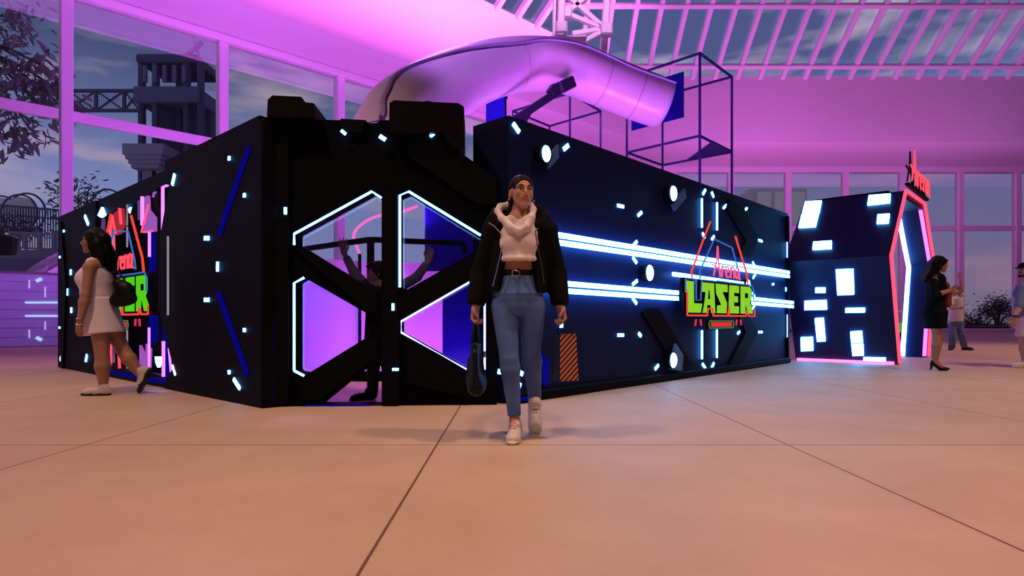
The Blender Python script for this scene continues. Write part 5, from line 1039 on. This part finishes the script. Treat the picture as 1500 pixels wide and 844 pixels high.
for s_, e_, w_ in ((sn, e1, w1), (sf, e2, w2)): F.rc(s_, e_, .082, .066, .03); F.rc(e_, e_.lerp(w_, .12), .066, .062, .02)
F.el(L(1503, 411, 0), (.06, .08, .05), .015, 0, 's'); o = F.build('shirt', [dsh], .007, t)
F = Field(); F.el(L(1506, 468, 0), (.165, .2, .09), .03); F.ec(L(1503, 468, -.09), L(1500.5, 494, -.10), (.12, .11), (.125, .11), .03, 0, 'u', (1, 0, 0), True); F.ec(L(1509, 468, .09), L(1512, 494, .10), (.12, .11), (.125, .11), .03, 0, 'u', (1, 0, 0), True); F.build('shorts', [shorts], .007, t)
F = Field(); F.el(h.t(0, .02, .055), (.088, .105, .072), .02, 0, 'u', h.A); F.el(h.t(0, -.10, .035), (.07, .075, .012), .012, 0, 'u', h.A); F.el(h.t(0, -.02, -.04), (.12, .14, .062), .004, 0, 's', h.A); F.build('cap', [M['black2']], .006, t)
F = Field(); h.cap(F, front=.06, thick=.006); F.build('hair', [SK['hair']], .008, t)
c_ = w1+Vector((0, 0, .02)); MB().tube([c_+Vector((.037*math.cos(q*.5236), .037*math.sin(q*.5236), 0)) for q in range(12)], .012, 6, True).build('wristband', blackl, t)
for a, d_ in ((a1, (-1, -.15, 0)), (a2, (-.95, .2, 0))): q = Vector((a.x+.05, a.y, 0)); shoe('shoe', t, [shoew, sole, lace], q, d_, (0, 0, 1), 1.12, .007)
# ---------------------------------------------------------------- 6. child inside, arms raised
t, L = person('person', 557, 5.85, 'young person with both arms raised inside the arena behind the front windows')
dark = mat('dark_jacket', (.012, .011, .016), .8); greys = mat('grey_sleeve', (.20, .16, .22), .85, bump=(60, .4)); boot = mat('glossy_black_boot', (.012, .012, .016), .15)
F = Field(); h = Head(L(553, 400, 0), yaw=-1.25, pitch=.05, k=.92); h.skin(F); h.face(t); nb = L(558, 417, .02); h.neck(F, nb, .045)
s1, s2 = L(541, 424, 0), L(577, 425, 0); e1, e2 = L(519, 400, -.02), L(610, 407, -.02); w1, w2 = L(504, 371, -.03), L(629, 381, -.03)
F.rc(nb, s1, .05, .045, .03); F.rc(nb, s2, .05, .045, .03); F.ec(L(558, 425, .02), L(557, 480, .02), (.12, .085), (.115, .085), .03); F.el(L(556, 497, .02), (.12, .09, .09), .03)
limb(F, s1, e1, w1, .038, .032, .024, .003); limb(F, s2, e2, w2, .038, .032, .024, .003)
hand(F, w1, (-.15, 0, 1), (0, -1, .1), (.9, 0, .1), .88, .10, .22); hand(F, w2, (.12, 0, 1), (-.3, -1, 0), (-.9, 0, .1), .88, .55, .14)
k1, a1, k2, a2 = L(547, 540, -.05), L(546, 578, .0), L(568, 540, -.05), L(572, 577, .03); limb(F, L(551, 500, .02), k1, a1, .07, .045, .035, .004); limb(F, L(563, 500, .02), k2, a2, .07, .045, .035, .004)
F.build('body', SKM(skin2), .0045, t)
F = Field(); F.ec(L(558, 420, .02), L(556, 500, .02), (.135, .10), (.145, .11), .03, 0, 'u', (1, 0, 0), True); F.rc(nb, s1, .05, .062, .03); F.rc(nb, s2, .05, .062, .03); F.rc(s1, s1.lerp(e1, .35), .06, .055, .02); F.rc(s2, s2.lerp(e2, .35), .06, .055, .02); F.build('jacket', [dark], .006, t)
for s_, e_, w_ in ((s1, e1, w1), (s2, e2, w2)):
    F = Field(); F.rc(s_.lerp(e_, .25), e_, .052, .046, .02); F.ec(e_, e_.lerp(w_, .80), (.046, .046), (.038, .038), .02, 0, 'u', (0, 1, 0), True); F.build('sleeve', [greys], .006, t)
F = Field(); F.el(L(556, 500, .02), (.13, .10, .09), .03); limb(F, L(551, 503, .02), k1, a1, .078, .055, .046, 0); limb(F, L(563, 503, .02), k2, a2, .078, .055, .046, 0); F.build('trousers', [dark], .006, t)
F = Field(); h.cap(F, front=.050, thick=.012); F.rc(h.t(0, -.05, .09), h.t(0, -.10, .07), .03, .015, .02); F.build('hair', [SK['hair']], .006, t)
for a, d_ in ((a1, (-.75, -.6, 0)), (a2, (.2, -1, 0))):
    q = Vector((a.x, a.y+.04, 0)); o = shoe('boot', t, [boot, bsole, lace], q, d_, (0, 0, 1), .95, .006, laces=False); F = Field(); F.ec((q.x-.0, q.y-.03, .06), (a.x, a.y, .24), (.05, .052), (.055, .055), .02, 0, 'u', (1, 0, 0), True); F.build('shaft', [boot], .006, o)
# ================================================================ CAMERA
cam = bpy.data.cameras.new('camera'); cam.sensor_width = 36; cam.lens = FPX/1500*36; cam.shift_x = 0; cam.shift_y = (HY-422)/1500; cam.clip_end = 500
co_ = bpy.data.objects.new('camera', cam); COL.objects.link(co_); co_.location = (0, 0, CAMZ); co_.rotation_euler = (math.pi/2, 0, 0); SC.camera = co_
SC.view_settings.view_transform = 'Standard'; SC.view_settings.look = 'None'; SC.view_settings.exposure = 0; SC.view_settings.gamma = 1; SC.view_settings.use_curve_mapping = False
